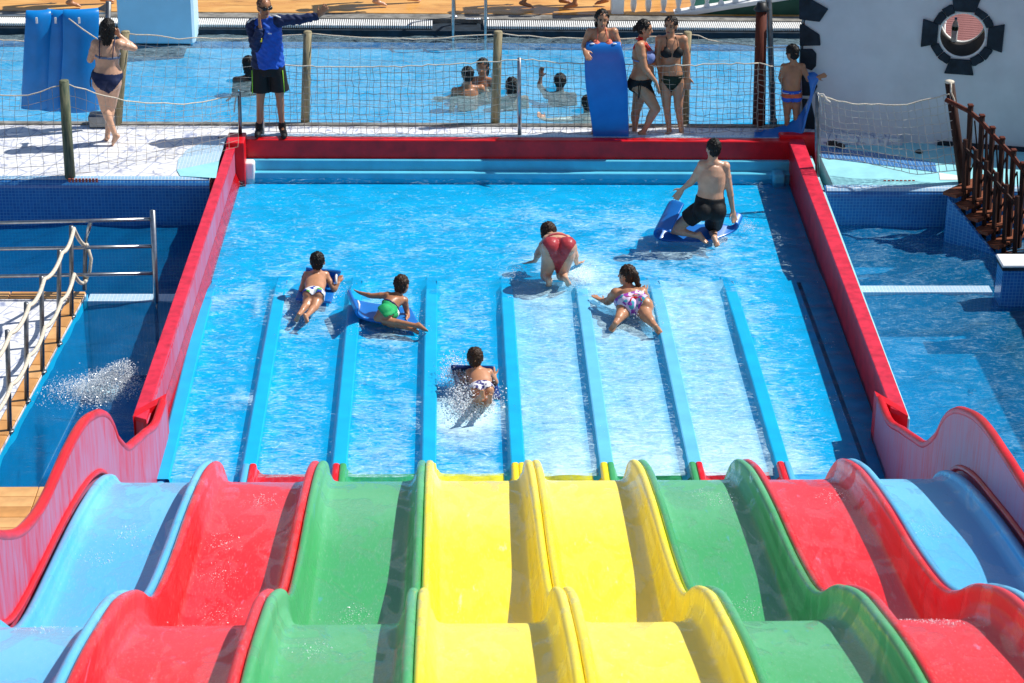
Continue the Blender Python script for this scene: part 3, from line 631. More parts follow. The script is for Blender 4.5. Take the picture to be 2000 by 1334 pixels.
# ------------------------------------------------------------------ wooden stairs on the right
st = thing('wooden_stairs', 'dark wooden stairs with posts and braces going down to the pool', 'stairs', (5.2, 22.2, -.2))
farp = [(A(5.03, 22.5, .42), A(4.97, 22.5, 1.30)), (A(5.14, 22.4, .32), A(5.08, 22.4, 1.22)), (A(5.24, 22.3, .22), A(5.18, 22.3, 1.12)), (A(5.33, 22.2, .11), A(5.27, 22.2, 1.04)), (A(5.44, 22.1, -.01), A(5.38, 22.1, .94)), (A(5.53, 22., -.12), A(5.47, 22., .83)), (A(5.63, 21.9, -.22), A(5.57, 21.9, .73))]
nearp = [(A(4.97, 22.3, .12), A(4.90, 22.3, 1.0)), (A(5.07, 22.2, .0), A(5.0, 22.2, .92)), (A(5.17, 22.1, -.1), A(5.10, 22.1, .83)), (A(5.26, 22., -.2), A(5.19, 22., .74)), (A(5.35, 21.9, -.2), A(5.29, 21.9, .64)), (A(5.45, 21.8, -.3), A(5.39, 21.8, .55))]
def sqpost(a, b, h, name, mat, par):
    d = nrm(b-a); ex = nrm(A(1, -1, 0)/1.414-d*np.dot(A(1, -1, 0)/1.414, d)); ey = np.cross(d, ex); m = MB()
    m.loft([(a, ex+ey, ey-ex, h, h), (b, ex+ey, ey-ex, h, h)], 4); return bevel(m.build(name, mat, par), .004)
for a, b in farp:
    o = sqpost(a-A(0, 0, .15), b, .023, 'post', DARKW, st); m = MB(); m.box(tuple(b-A(.030, .030, 0)), tuple(b+A(.030, .030, .025)), 0, .006); m.build('cap', REDW, o)
for a, b in nearp: sqpost(a-A(0, 0, .15), b, .020, 'post', DARKW, st)
m = MB(); m.tube([farp[0][1]-A(.22, -.22, .0)]+[b-A(0, 0, .06) for a, b in farp], .026, 6); m.build('handrail', REDW, st)
m = MB(); m.tube([a+A(0, 0, .42) for a, b in farp], .018, 6); m.build('mid_rail', REDW, st)
m = MB(); m.tube([b-A(0, 0, .10) for a, b in nearp], .02, 6); m.build('handrail', DARKW, st)
for i in range(6):
    for k, (a, b) in enumerate(((.12, .72), (.72, .12))):
        m = MB(); m.tube([farp[i][0]+A(0, 0, a), farp[i+1][0]+A(0, 0, b)], .009, 5); m.build('brace', DARKW, st)
    for k in range(1, 4):
        t = k/4; p0 = farp[i][0]*(1-t)+farp[i+1][0]*t; q0 = farp[i][1]*(1-t)+farp[i+1][1]*t
        if k == 2 and i % 2: sqpost(p0+A(0, 0, .05), q0-A(0, 0, .08), .011, 'baluster', DARKW, st)
for i in range(7):
    c = farp[i][0]; m = MB(); d = A(.707, -.707, 0); pn = A(.707, .707, 0); q = [c-d*.085-pn*.02, c+d*.085-pn*.02, c+d*.085+pn*.75, c-d*.085+pn*.75]
    q = [p-pn*.34 for p in q]; m.prism([p[:2] for p in q], c[2]-.05, c[2]-.012); bevel(m.build('tread', TREADW, st), .004)
m = MB(); d0 = farp[0][0]-A(.25, .25, 0); d1 = farp[6][0]-A(.25, .25, 0); m.add([d0+A(0, 0, -.05), d1+A(0, 0, -.05), d1+A(0, 0, -.9), d0+A(0, 0, -.9)], [(0, 1, 2, 3)]); o = m.build('stringer', MOSB_Y, st); sm = o.modifiers.new('thick', 'SOLIDIFY'); sm.thickness = .04
lp = thing('leaning_post', 'dark leaning wooden post with white rope at its top', 'post', (5.06, 22.8, .36))
m = MB(); m.tube([A(5.07, 22.8, .2), A(4.79, 22.8, 1.47)], .052, 12); m.build('shaft', DARKW, lp, True)
m = MB(); m.lathe(A(4.79, 22.8, 1.465), [(.056, 0), (.05, .02), (.02, .03)], 10); m.tube([A(4.79, 22.735, 1.48), A(4.80, 22.73, 1.38), A(4.84, 22.735, 1.30), A(4.86, 22.73, 1.22)], .011, 6); m.build('rope_knot', ROPE, lp, True)
# mosaic pillar by the stairs
a = A(4.95, 20.35, -.75); pil = thing('mosaic_pillar', 'square mosaic pillar with a white top at the foot of the stairs', 'pillar', (5.25, 20.55, -.75))
m = MB(); m.box((4.95, 20.42, -.75), (5.75, 20.66, .315)); m.build('shaft', MOSB_Y, pil)
m = MB(); m.box((4.93, 20.39, .318), (5.80, 20.69, .35), 0, .01); m.build('top', WHT, pil)
m = MB(); m.box((4.94, 20.405, .28), (5.78, 20.67, .316)); m.build('band', STONE, pil)
m = MB(); m.box((5.06, 19.7, -.75), (5.9, 20.41, -.16)); m.build('step', TREADW, pil)

# ------------------------------------------------------------------ posts of the nets
def post(px, pyb, pyt, z, r, mat, label, cat='post', group=None, cone=.9, extra=0):
    b = atz(px[0], pyb, z); t = aty(px[1], pyt, b[1]+extra); p = thing('wooden_post' if mat in (POSTW, POSTG) else 'metal_post', label, cat, b, group)
    m = MB(); m.tube([b-A(0, 0, .02), b*.5+t*.5+A(rng.uniform(-.006, .006), 0, 0), t], [r, r*(1+cone)/2, r*cone], 12); m.build('shaft', mat, p, True)
    m = MB(); m.lathe(t-A(0, 0, .002), [(r*cone, 0), (r*cone*.92, .008), (r*cone*.5, .012)], 12); m.build('cap', mat, p, True)
    return b, t
WP = 'weathered wooden posts of the back net'
pA = post((137, 125), 345, 158, DZ, .057, POSTG, 'greenish wooden net post nearest the left pool edge', group='wooden net posts on the left deck')
pB = post((228, 245), 243, 62, DZ, .055, POSTW, 'weathered wooden post right behind the woman in the navy bikini', group=WP)
pC = post((596, 601), 240, 62, DZ, .052, POSTW, 'weathered wooden post right of the man in the blue jacket', group=WP)
pD = post((967, 973), 241, 62, DZ, .055, POSTW, 'weathered wooden post between the bathers in the back pool', group=WP)
pE = post((1337, 1343), 243, 63, DZ, .052, POSTW, 'weathered wooden post behind the woman in the black bikini', group=WP)
mA = post((469, 467), 264, 180, DZ+.04, .022, STEELD, 'short steel net post at the left corner of the red wall')
mB = post((513, 510), 262, 122, DZ, .022, STEEL, 'steel net post behind the legs of the man in the blue jacket')
mC = post((1015, 1014), 264, 114, DZ, .024, STEEL, 'steel net post in the middle of the red back wall')
mD = post((1597, 1596), 341, 182, zr, .026, STEELD, 'tall steel post at the left end of the white net')
b = atz(1482, 246, DZ); pz_ = thing('brown_column', 'thick red brown wooden column with a black cap by the boy', 'column', b)
t = aty(1487, 20, b[1]); m = MB(); m.tube([b, t], [.075, .062], 14); m.build('shaft', REDW, pz_, True)
m = MB(); m.lathe(t, [(.085, 0), (.088, .02), (.06, .05), (.05, .09)], 14); m.build('cap', PBLK, pz_, True)
b = atz(1510, 241, DZ); pz_ = thing('grey_pole', 'tall thin grey pole beside the brown column', 'pole', b)
t = aty(1497, -120, b[1]); m = MB(); m.tube([b, t], [.036, .034], 12); m.build('shaft', STEELD, pz_, True); m = MB(); m.lathe(b, [(.05, 0), (.045, .05), (.036, .06)], 12); m.build('foot', STEELD, pz_, True)

# ------------------------------------------------------------------ nets
def net(name, label, tl, tr, br, bl, cell, r, mat, sag=.04, top=.007, jit=.006, slack=0., belly=0.):
    tl, tr, br, bl = [np.asarray(q, float) for q in (tl, tr, br, bl)]
    W = np.linalg.norm(tr-tl); Hh = np.linalg.norm(bl-tl); nu = max(3, int(W/cell)); nv = max(3, int(Hh/cell))
    G = np.zeros((nu+1, nv+1, 3))
    for i in range(nu+1):
        u = i/nu
        for j in range(nv+1):
            v = j/nv; p = (tl*(1-u)+tr*u)*(1-v)+(bl*(1-u)+br*u)*v
            p[2] -= sag*4*u*(1-u)*(1-v*.6)+slack*math.sin(9*u+2*v)*v
            p[1] += belly*math.sin(math.pi*u)*math.sin(math.pi*v)+.015*math.sin(17*u+5*v)
            G[i, j] = p
    G += rng.normal(0, jit, G.shape)
    o = thing(name, label, 'net', tuple((bl+br)/2))
    segs = [(G[i, j], G[i+1, j]) for i in range(nu) for j in range(1, nv+1)]+[(G[i, j], G[i, j+1]) for i in range(nu+1) for j in range(nv)]
    m = MB()
    for a, b in segs:
        d = nrm(b-a); x = nrm(np.cross(d, A(.3, 1, .2))); y = np.cross(d, x)
        V = [c+r*(x*math.cos(k*2.0944)+y*math.sin(k*2.0944)) for c in (a, b) for k in range(3)]
        m.add(V, [(0, 1, 4, 3), (1, 2, 5, 4), (2, 0, 3, 5)])
    q = m.build('mesh', mat, o); q['kind'] = 'stuff'
    m = MB(); m.tube([G[i, 0] for i in range(nu+1)], top, 6); m.build('top_rope', ROPE, o, True)
    return G
Yn = mB[0][1]
net('net', 'cream net from the jacket man to the middle steel post', mB[1]-A(0, 0, .02), mC[1]-A(0, 0, .01), mC[0]+A(0, .01, .03), mB[0]+A(0, .01, .03), .076, .0031, NETM, .055)
mE = (atz(1478, 262, DZ), aty(1480, 122, Yn)); mF = aty(1560, 128, Yn+.15)
net('net', 'net from the middle steel post past the three women', mC[1]-A(0, 0, .01), mE[1], mE[0]+A(0, .01, .03), mC[0]+A(0, .01, .03), .076, .0031, NETM, .05)
net('net', 'dark net between the brown column and the corner stones', mE[1]+A(.01, 0, 0), mF, A(mF[0], mF[1], DZ+.03), mE[0]+A(.01, .01, .03), .07, .0034, NETM, .03)
net('net', 'wide meshed net behind the woman in the navy bikini', aty(-60, 72, 24.38), pB[1]-A(0, 0, .02), A(pB[0][0], 24.38, DZ+.2), A(-6.0, 24.38, DZ+.2), .118, .0021, NETW, .07)
net('net', 'wide meshed back net left of the jacket man', pB[1]-A(0, 0, .02), pC[1]-A(0, 0, .02), pC[0]+A(0, -.03, .12), pB[0]+A(0, -.03, .12), .118, .0021, NETW, .06)
net('net', 'wide meshed back net across the middle of the big pool', pC[1]-A(0, 0, .02), pD[1]-A(0, 0, .02), pD[0]+A(0, -.03, .12), pC[0]+A(0, -.03, .12), .118, .0021, NETW, .06)
net('net', 'wide meshed back net behind the blue mat', pD[1]-A(0, 0, .02), pE[1]-A(0, 0, .02), pE[0]+A(0, -.03, .12), pD[0]+A(0, -.03, .12), .118, .0021, NETW, .06)
net('net', 'wide meshed back net behind the brown column', pE[1]-A(0, 0, .02), aty(1552, 92, 24.40), A(3.36, 24.40, DZ+.1), pE[0]+A(0, -.03, .12), .118, .0021, NETW, .05)
net('net', 'sagging net from the greenish post to the red wall corner', pA[1]-A(0, 0, .02), mA[1]-A(0, 0, .02), mA[0]+A(0, -.35, -.01), pA[0]+A(0, .02, .03), .118, .0024, NETM, .17)
net('net', 'net left of the greenish post, cut by the picture edge', aty(-70, 170, pA[0][1]+.02), pA[1]-A(0, 0, .02), pA[0]+A(0, .02, .03), atz(-70, 338, DZ+.03), .118, .0024, NETM, .12)
lt = A(4.80, 22.76, 1.36)
net('net', 'white net sagging between the tall steel post and the leaning post', mD[1]-A(0, 0, .02), lt, A(5.02, 22.78, .44), mD[0]+A(.03, .02, .22), .074, .0044, NETW, .13, .009, .005, .03)
for a, dz in ((mA[1], .0), (mD[1], -.02)):
    m = MB(); s_ = 1 if a is mD[1] else -1
    m.tube([a+A(0, -.02, -.01), a+A(.06*s_, -.04, .0), a+A(.10*s_, -.045, -.06), a+A(.14*s_, -.04, -.09)], .012, 6); m.tube([a+A(.02*s_, -.03, 0), a+A(.05*s_, -.04, -.13), a+A(.06*s_, -.04, -.22)], .010, 6)
    o = m.build('rope_knot', NETW); tag(o, 'loose white rope knot on the '+('short steel post at the red corner' if a is mA[1] else 'tall steel post of the white net'), 'rope')

# ------------------------------------------------------------------ rope railing and steel railing at the left
RT = [((139, 441), (140, 618)), ((116, 488), (114, 671)), ((81, 539), (83, 726)), ((51, 591), (52, 783)), ((14, 645), (19, 842)), ((-26, 702), (-20, 905))]
rl = thing('rope_railing', 'row of steel posts strung with two thick cream ropes', 'railing', atz(83, 726, PZ))
tops = []; mids = []
for t_, b_ in RT:
    b = atz(*b_, PZ); t = aty(*t_, b[1]); m = MB(); m.tube([b, t], .021, 10); q = m.build('post', STEELD, rl, True)
    m = MB(); m.lathe(b-A(0, 0, .004), [(.04, 0), (.04, .012), (.021, .016)], 12); m.build('base_plate', STEELD, q, True); tops.append(t); mids.append(b+(t-b)*.5)
ce = atz(165, 566, PZ); ct = aty(167, 472, ce[1]); m = MB(); m.tube([ce, ct], .022, 10); m.build('post', STEELD, rl, True)
def rope(pts, sag):
    out = []
    for a, b in zip(pts[:-1], pts[1:]):
        for t in np.linspace(0, 1, 9)[:-1]: p = a*(1-t)+b*t; out.append(p-A(0, 0, sag*4*t*(1-t)))
    return out+[pts[-1]]
off = A(.03, -.035, -.015)
for P, e in ((tops, aty(170, 478, ce[1])), (mids, aty(168, 548, ce[1]))):
    m = MB(); m.tube(rope([e]+[p+off for p in P], .055), .019, 8); m.build('rope', ROPE, rl, True)
m = MB(); m.tube([aty(170, 478, ce[1]), aty(178, 505, ce[1]), aty(175, 530, ce[1]), aty(168, 548, ce[1])], .017, 8); m.build('rope', ROPE, rl, True)
sr_ = thing('steel_railing', 'three bar steel railing standing in the left lower pool', 'railing', atz(303, 590, LW))
b = atz(303, 592, LW); Yr = b[1]; m = MB(); m.tube([b-A(0, 0, .6), aty(298, 411, Yr)], .026, 12); m.build('post', STEEL, sr_, True)
for (xa, ya), (xb, yb) in (((-20, 436), (297, 428)), ((-20, 487), (297, 481)), ((-20, 540), (298, 534))):
    m = MB(); m.tube([aty(xa, ya, Yr), aty((xa+xb)/2, (ya+yb)/2, Yr), aty(xb, yb, Yr)], .018, 10); m.build('bar', STEEL, sr_, True)
m = MB(); m.tube([aty(177, 433, Yr), aty(166, 474, ce[1])], .02, 10); m.build('strut', STEEL, sr_, True)

# ------------------------------------------------------------------ across the back pool
b = thing('start_block', 'big pale blue block standing at the far pool edge', 'block', (-4.28, 27.98, .4))
m = MB(); m.box((-4.76, 27.78, .30), (-3.80, 28.35, 1.45), 0, .03); m.build('body', paint('pale_blue_block', (.50, .70, .80), .5, .06, 3.), b)
m = MB(); m.box((-4.70, 27.79, .285), (-3.86, 28.3, .31)); m.build('stained_base', STONE, b)
for i, (xa, lab) in enumerate(((885, 'left steel handrail of the ladder into the back pool'), (948, 'right steel handrail of the ladder into the back pool'))):
    p = aty(xa, 61+i*4, 28.18); m = MB(); pts = [p+A(0, 0, -.7), p, p+A(0, 0, .55), p+A(0, .05, .72), p+A(0, .2, .80), p+A(0, .36, .72), p+A(0, .42, .55), p+A(.02, .46, .10)]
    t = thing('ladder_rail', lab, 'handrail', p, 'ladder rails of the back pool'); m.tube(pts, .02, 10); m.build('tube', STEEL, t, True)
    m = MB(); m.lathe(p+A(.02, .46, .035), [(.05, 0), (.05, .03), (.022, .05)], 12); m.build('flange', STEEL, t, True)
# "depth plate" on the gutter between the rails
m = MB(); c = atz(924, 37, .44); m.box(tuple(c-A(.10, .03, 0)), tuple(c+A(.10, .03, .006))); o = m.build('depth_plate', WHT); tag(o, 'small white depth plate between the ladder rails', 'sign')
for i, dx in enumerate((-.02, .0, .04, .065)):
    m = MB(); m.box(tuple(c+A(dx, -.016, .0065)), tuple(c+A(dx+(.012 if i != 2 else .006), .016, .009))); q = m.build('digit', paint('dark_blue_print', (.02, .05, .2), .6), None)
    q.parent = o; q.location = tuple(-np.array(ORG[o.name])+np.array(ORG[q.name]))
# ramp with balustrade
YB = 28.9
def rp(x, y, Y=YB): return aty(x, y, Y)
bal = thing('balustrade', 'white balustrade climbing a dark green ramp across the pool', 'balustrade', rp(1205, 33))
s0, s1 = rp(1262, 34), rp(1475, 0); s2 = s1+(s1-s0)*1.3
m = MB(); a = rp(1205, 34); m.box((a[0]-.085, YB-.08, .42), (a[0]+.085, YB+.12, 1.35), 0, .012); q = m.build('pillar', WHT, bal)
m = MB(); m.box((a[0]-.11, YB-.11, 1.352), (a[0]+.11, YB+.15, 1.41), 0, .012); m.build('cap', WHT, q)
m = MB(); m.add([s0+A(0, -.07, -.05), s2+A(0, -.07, -.05), s2+A(0, -.07, .0), s0+A(0, -.07, .0), s0+A(0, .16, -.05), s2+A(0, .16, -.05), s2+A(0, .16, .0), s0+A(0, .16, .0)], [(0, 1, 2, 3), (3, 2, 6, 7), (5, 4, 7, 6), (0, 3, 7, 4), (1, 5, 6, 2), (0, 4, 5, 1)]); m.build('stringer', WHT, bal)
m = MB(); m.add([s0+A(0, -.05, -.05), s2+A(0, -.05, -.05), A(s2[0], YB-.05, .3), A(s0[0], YB-.05, .3), s0+A(0, 1.2, -.05), s2+A(0, 1.2, -.05)], [(3, 2, 1, 0), (0, 1, 5, 4)]); m.build('ramp_side', DGRN, bal)
bpf = [(.042, 0), (.042, .03), (.028, .04), (.022, .06), (.034, .10), (.044, .16), (.040, .22), (.022, .31), (.020, .36), (.030, .39), (.022, .42), (.020, .50), (.034, .56), (.042, .58), (.042, .62)]
bm = MB(); bm.lathe((0, 0, 0), bpf, 14); bme = bm.mesh('baluster', WHT, (0, 0, 0), True); org = ORG[bal.name]
for i, x in enumerate((1237, 1266, 1296, 1325, 1353, 1381, 1409, 1437, 1465)):
    p = rp(x, 33) if x < 1262 else s0+(s1-s0)*((x-1262)/213); o = link_mesh('baluster', bme, bal); o.location = (p[0]-org[0], p[1]+.04-org[1], p[2]-org[2])
m = MB(); m.tube([rp(1205, 33)+A(0, .04, .64), rp(1262, 33)+A(0, .04, .64), s2+A(0, .04, .64)], .05, 8); m.build('top_rail', WHT, bal)
bal2 = thing('balustrade', 'second white balustrade on the far side of the green ramp', 'balustrade', rp(1205, 25)+A(0, 1.0, 0))
m = MB(); m.tube([rp(1195, 5, YB+1.)+A(0, 0, .5), s2+A(0, 1.0, .6)], .05, 8); m.build('top_rail', WHT, bal2)
org = ORG[bal2.name]
for i, x in enumerate((1203, 1229, 1256, 1284, 1313)):
    p = rp(x, 10-.16*(x-1203), YB+1.); o = link_mesh('baluster', bme, bal2); o.location = (p[0]-org[0], p[1]-org[1], p[2]-.02-org[2])
# ------------------------------------------------------------------ people
def skin(name, c, rough=.42):
    n = N(name); a = n.noise(n.co(), 9., 4); b = n.noise(n.co(), 55., 2)
    d = tuple(x*.80 for x in c)+(1,); l = (min(1, c[0]*1.12), min(1, c[1]*1.12), min(1, c[2]*1.1), 1)
    col = n.mix(n.ramp(a, .3, .7), d, l)
    bs = n.bsdf(col, n.ramp(b, .3, .7, rough-.1, rough+.12), .5, 0., n.bump(b, .12, .003), .12)
    bs.inputs['Subsurface Weight'].default_value = .0; bs.inputs['Subsurface Radius'].default_value = (.012, .004, .002); bs.inputs['Subsurface Scale'].default_value = 1.
    return n.end(bs)
SK_T, SK_L, SK_B, SK_D = skin('tan_skin', (.50, .235, .125)), skin('light_skin', (.62, .35, .225)), skin('brown_skin', (.40, .17, .08)), skin('dark_skin', (.13, .055, .03))
def hairm(name, c):
    n = N(name); g = n.noise(n.co(60, 60, 6), 1.5, 4); col = n.mix(n.ramp(g, .3, .7), tuple(x*.5 for x in c)+(1,), tuple(x*1.6 for x in c)+(1,))
    return n.end(n.bsdf(col, .5, .25, 0., n.bump(g, .6, .008)))
HB, HBR = hairm('black_hair', (.010, .008, .007)), hairm('brown_hair', (.035, .018, .010))
def cloth(name, c, rough=.7, **k): return paint(name, c, rough, .2, 14., .25, .3, 0., 90.)
NAVY = cloth('navy_fabric', (.010, .020, .07)); BLACK = cloth('black_fabric', (.007, .008, .009)); JBLU = cloth('royal_blue_fabric', (.012, .085, .46), .55)
CORAL = cloth('coral_fabric', (.70, .17, .11)); LILAC = cloth('dotted_lilac_fabric', (.16, .22, .46)); REDF = cloth('red_fabric', (.62, .02, .018)); WINE = cloth('wine_red_fabric', (.40, .045, .055), .35)
CAMO = cloth('dark_green_fabric', (.010, .022, .010)); STRIPEB = cloth('bright_blue_fabric', (.02, .10, .50)); ORF = cloth('orange_fabric', (.62, .12, .045)); WHF = cloth('white_fabric', (.75, .75, .75)); GRF = cloth('green_fabric', (.015, .36, .11)); LIME = cloth('lime_piping', (.30, .65, .04)); SHOE = cloth('black_shoe', (.010, .010, .011), .6); GREYF = cloth('grey_blue_fabric', (.14, .19, .30))
def printm(name, cols, scale):
    n = N(name); v = n.new('ShaderNodeTexVoronoi'); n.link(n.co(), v.inputs['Vector']); v.inputs['Scale'].default_value = scale
    sp = n.new('ShaderNodeSeparateColor'); n.link(v.outputs['Color'], sp.inputs[0]); r = n.new('ShaderNodeValToRGB'); r.color_ramp.interpolation = 'CONSTANT'
    e = r.color_ramp.elements
    while len(e) < len(cols): e.new(.5)
    for i, c in enumerate(cols): e[i].position = i/len(cols); e[i].color = c
    n.link(sp.outputs[0], r.inputs[0]); return n.end(n.bsdf(r.outputs[0], .6, .3))
PRT1 = printm('printed_trunks', [(.70, .72, .75, 1), (.02, .05, .35, 1), (.75, .75, .75, 1), (.10, .42, .08, 1), (.70, .72, .75, 1)], 26)
PRT3 = printm('striped_trunks', [(.7, .7, .74, 1), (.05, .05, .2, 1), (.7, .7, .72, 1)], 40)
PRTW = printm('floral_bikini', [(.62, .50, .70, 1), (.05, .35, .45, 1), (.60, .45, .70, 1), (.30, .04, .35, 1), (.7, .6, .72, 1)], 30)
EYE = paint('dark_eye', (.015, .010, .008), .2); LIP = paint('lip', (.30, .08, .07), .45)

def remesh(mb, vox, smooth=4):
    me = mb.mesh('tmp', []); o = bpy.data.objects.new('tmp', me); COL.objects.link(o)
    r = o.modifiers.new('r', 'REMESH'); r.mode = 'VOXEL'; r.voxel_size = vox; r.adaptivity = 0.
    if smooth: s = o.modifiers.new('s', 'SMOOTH'); s.factor = .5; s.iterations = smooth
    bpy.context.view_layer.update()
    ev = o.evaluated_get(bpy.context.evaluated_depsgraph_get()); m2 = ev.to_mesh()
    V = np.zeros(len(m2.vertices)*3); m2.vertices.foreach_get('co', V); V = V.reshape(-1, 3)
    Nn = np.zeros(len(m2.vertices)*3); m2.vertex_normals.foreach_get('vector', Nn); Nn = Nn.reshape(-1, 3)
    npoly = len(m2.polygons); ls = np.zeros(npoly, int); lt = np.zeros(npoly, int); m2.polygons.foreach_get('loop_start', ls); m2.polygons.foreach_get('loop_total', lt)
    lv = np.zeros(len(m2.loops), int); m2.loops.foreach_get('vertex_index', lv)
    Fc = np.array([lv[s:s+4] for s, t in zip(ls, lt) if t == 4]) if npoly else np.zeros((0, 4), int)
    ev.to_mesh_clear(); bpy.data.objects.remove(o); bpy.data.meshes.remove(me)
    return V, Nn, Fc
def put(name, V, Fc, mats, parent, fm=None, smooth=True):
    org = np.array(ORG[parent.name]); me = bpy.data.meshes.new(name); me.from_pydata((V-org).tolist(), [], Fc.tolist())
    for m in (mats if isinstance(mats, list) else [mats]): me.materials.append(m)
    me.polygons.foreach_set('use_smooth', [smooth]*len(Fc))
    if fm is not None: me.polygons.foreach_set('material_index', np.asarray(fm, int).tolist())
    me.update(); return link_mesh(name, me, parent, org)
def segdist(V, a, b):
    d = b-a; t = np.clip(((V-a)@d)/(d@d), 0, 1); return np.linalg.norm(V-(a+t[:, None]*d), axis=1), t
def hand(mb, wr, tip, n, sc=1., spread=.5, curl=.15):
    d = nrm(tip-wr); n = nrm(n-d*np.dot(n, d)); s = np.cross(d, n); L = .165*sc
    mb.loft([(wr+d*x*L, s, n, w_*sc, h_*sc) for x, w_, h_ in ((-.05, .022, .018), (.12, .032, .017), (.35, .040, .016), (.5, .038, .013))], 10)
    for k, (o, ln) in enumerate(((-.030, .40), (-.010, .47), (.010, .44), (.029, .34))):
        b = wr+d*L*.48+s*o*sc; dd = nrm(d+s*o*14*spread*.6); k1 = b+dd*L*ln*.55; k2 = k1+nrm(dd-n*curl*2.2)*L*ln*.5
        mb.capsule(b, k1, .0095*sc, .009*sc, 7, 2); mb.capsule(k1, k2, .009*sc, .0078*sc, 7, 2)
    b = wr+d*L*.14-s*.026*sc; k1 = b+nrm(d*.7-s*.8-n*.2)*L*.26; mb.capsule(b, k1, .012*sc, .0105*sc, 7, 2); mb.capsule(k1, k1+nrm(d*.95-s*.3-n*.3)*L*.2, .0105*sc, .0088*sc, 7, 2)
UPZ = A(0, 0, 1)
def person(label, group, spec, Y0, skinm, face=(0, -1, 0), sc=1., fat=1., fem=False, hs=1., hair='short', hairmat=None, feat=False, vox=.0085, belly=0., bust=1., palms=None, headup=None):
    J = {}
    for k, q in spec.items():
        if len(q) == 3: J[k] = aty(q[0], q[1], Y0+q[2])
        elif q[2] == 'z': J[k] = atz(q[0], q[1], q[3])
        else: J[k] = A(*q[1:])
    P, M = J['p'], (J['sl']+J['sr'])/2; up = nrm(M-P); rs = nrm(J['sr']-J['sl']); rh = nrm(J['hr']-J['hl'])
    fr = nrm(np.cross(up, rs)); frh = nrm(np.cross(up, rh))
    base = A(P[0], P[1], min(J['al'][2], J['ar'][2], J['fl'][2], J['fr'][2])-.02)
    T = thing('person', label, 'person', base, group)
    mb = MB(); shw = np.linalg.norm(J['sr']-J['sl'])/2; L = np.linalg.norm(M-P)
    if fem: prof = [(-.26, .05, .06, 0), (-.16, .115, .095, -.01), (-.02, .158, .112, -.012), (.12, .155, .108, 0), (.36, .118, .086, .004), (.58, .122, .09, .004), (.78, .135, .096, .004), (.93, .125, .078, 0), (1.03, .085, .06, -.004)]
    else: prof = [(-.24, .05, .06, 0), (-.15, .10, .09, -.008), (-.02, .138, .105, -.008), (.12, .140, .10, 0), (.36, .130, .09, .004), (.58, .145, .098, .004), (.78, .158, .102, .004), (.93, .145, .082, 0), (1.03, .09, .062, -.004)]
    secs = []
    for t, hw, hd, fo in prof:
        ax = nrm(rh*(1-min(max(t, 0), 1))+rs*min(max(t, 0), 1)); ay = nrm(np.cross(up, ax)); b_ = belly*math.exp(-((t-.28)/.2)**2)
        k = sc*fat
        if t > .7: hw = hw*(.45+.55*shw/(.17*sc)) if not fem else hw*(.45+.55*shw/(.155*sc))
        secs.append((P+up*L*t+ay*(fo*sc+b_*.6), ax, ay, hw*k+b_*.25, hd*k+b_*.5))
    mb.loft(secs, 20)
    for s in 'lr':
        sg = -1 if s == 'l' else 1; S, E, W_, T_ = J['s'+s], J['e'+s], J['w'+s], J['t'+s]; f = math.sqrt(fat)
        mb.capsule(J['neck']-up*.03*sc, S, .040*sc, .044*sc*f, 12, 3)
        mb.ball(S-UPZ*0., .055*sc*f, None, 12, 8)
        mb.capsule(S, E, .047*sc*fat, .037*sc*f, 12, 3); mb.capsule(E, W_, .037*sc*f, .024*sc, 12, 3)
        mb.ball(S+(E-S)*.45, .047*sc*fat, None, 10, 6); mb.ball(E+(W_-E)*.25, .039*sc*f, None, 10, 6)
        pn = nrm(palms[s]) if palms and s in palms else nrm(np.cross(T_-W_, fr)*sg*-1+fr*.2)
        hand(mb, W_, T_, pn, sc*1.02)
        Hh, K, An, Fo = J['h'+s], J['k'+s], J['a'+s], J['f'+s]
        mb.capsule(Hh, K, .083*sc*fat, .054*sc*f, 14, 3); mb.capsule(Hh+(K-Hh)*.1, Hh+(K-Hh)*.55, .086*sc*fat, .072*sc*f, 14, 3)
        sh = nrm(An-K); bk = -nrm((frh if abs(np.dot(frh, sh)) < .8 else up)-sh*np.dot(frh if abs(np.dot(frh, sh)) < .8 else up, sh))
        mb.capsule(K, An, .050*sc*f, .031*sc, 12, 3); mb.capsule(K+(An-K)*.18+bk*.014*sc, K+(An-K)*.45+bk*.010*sc, .047*sc*f, .042*sc*f, 12, 3)
        fd = nrm(Fo-An); heel = An-nrm(fd-sh*np.dot(fd, sh))*.025*sc+sh*.03*sc
        mb.capsule(heel, An+sh*.005, .031*sc, .033*sc, 10, 3)
        ball_ = heel+(Fo-heel)*.78; mb.capsule(heel, ball_, .030*sc, .029*sc, 10, 3); mb.capsule(An+sh*.01, ball_, .026*sc, .022*sc, 10, 3)
        sd = nrm(np.cross(fd, sh))
        for q in (-1, 0, 1): mb.capsule(ball_+sd*.018*q*sc, ball_+fd*.055*sc*(1-.12*abs(q))+sd*.021*q*sc, .017*sc, .012*sc, 8, 2)
        gl = P-frh*.045*sc*fat+rh*sg*.068*sc*fat-up*.055*sc; mb.ball(gl, (.078*sc*fat, .082*sc*fat, .085*sc*fat), [rh, frh, up], 12, 8)
        if fem: br = M-up*.135*sc+rs*sg*.072*sc*math.sqrt(fat)+fr*.078*sc*fat; J['b'+s] = br; mb.ball(br, .056*sc*bust, None, 12, 8)
    Hc = J['head']; hu = nrm(Hc-J['neck'])*.6+UPZ*.4 if headup is None else np.array(headup, float); hu = nrm(hu); fc = np.array(face, float); fc = nrm(fc-hu*np.dot(fc, hu)); hr = np.cross(fc, hu)
    mb.capsule(J['neck']-up*.02, Hc-hu*.03*hs, .050*sc*(1 if fem else 1.1), .048*sc, 12, 3)
    ax3 = [hr, fc, hu]
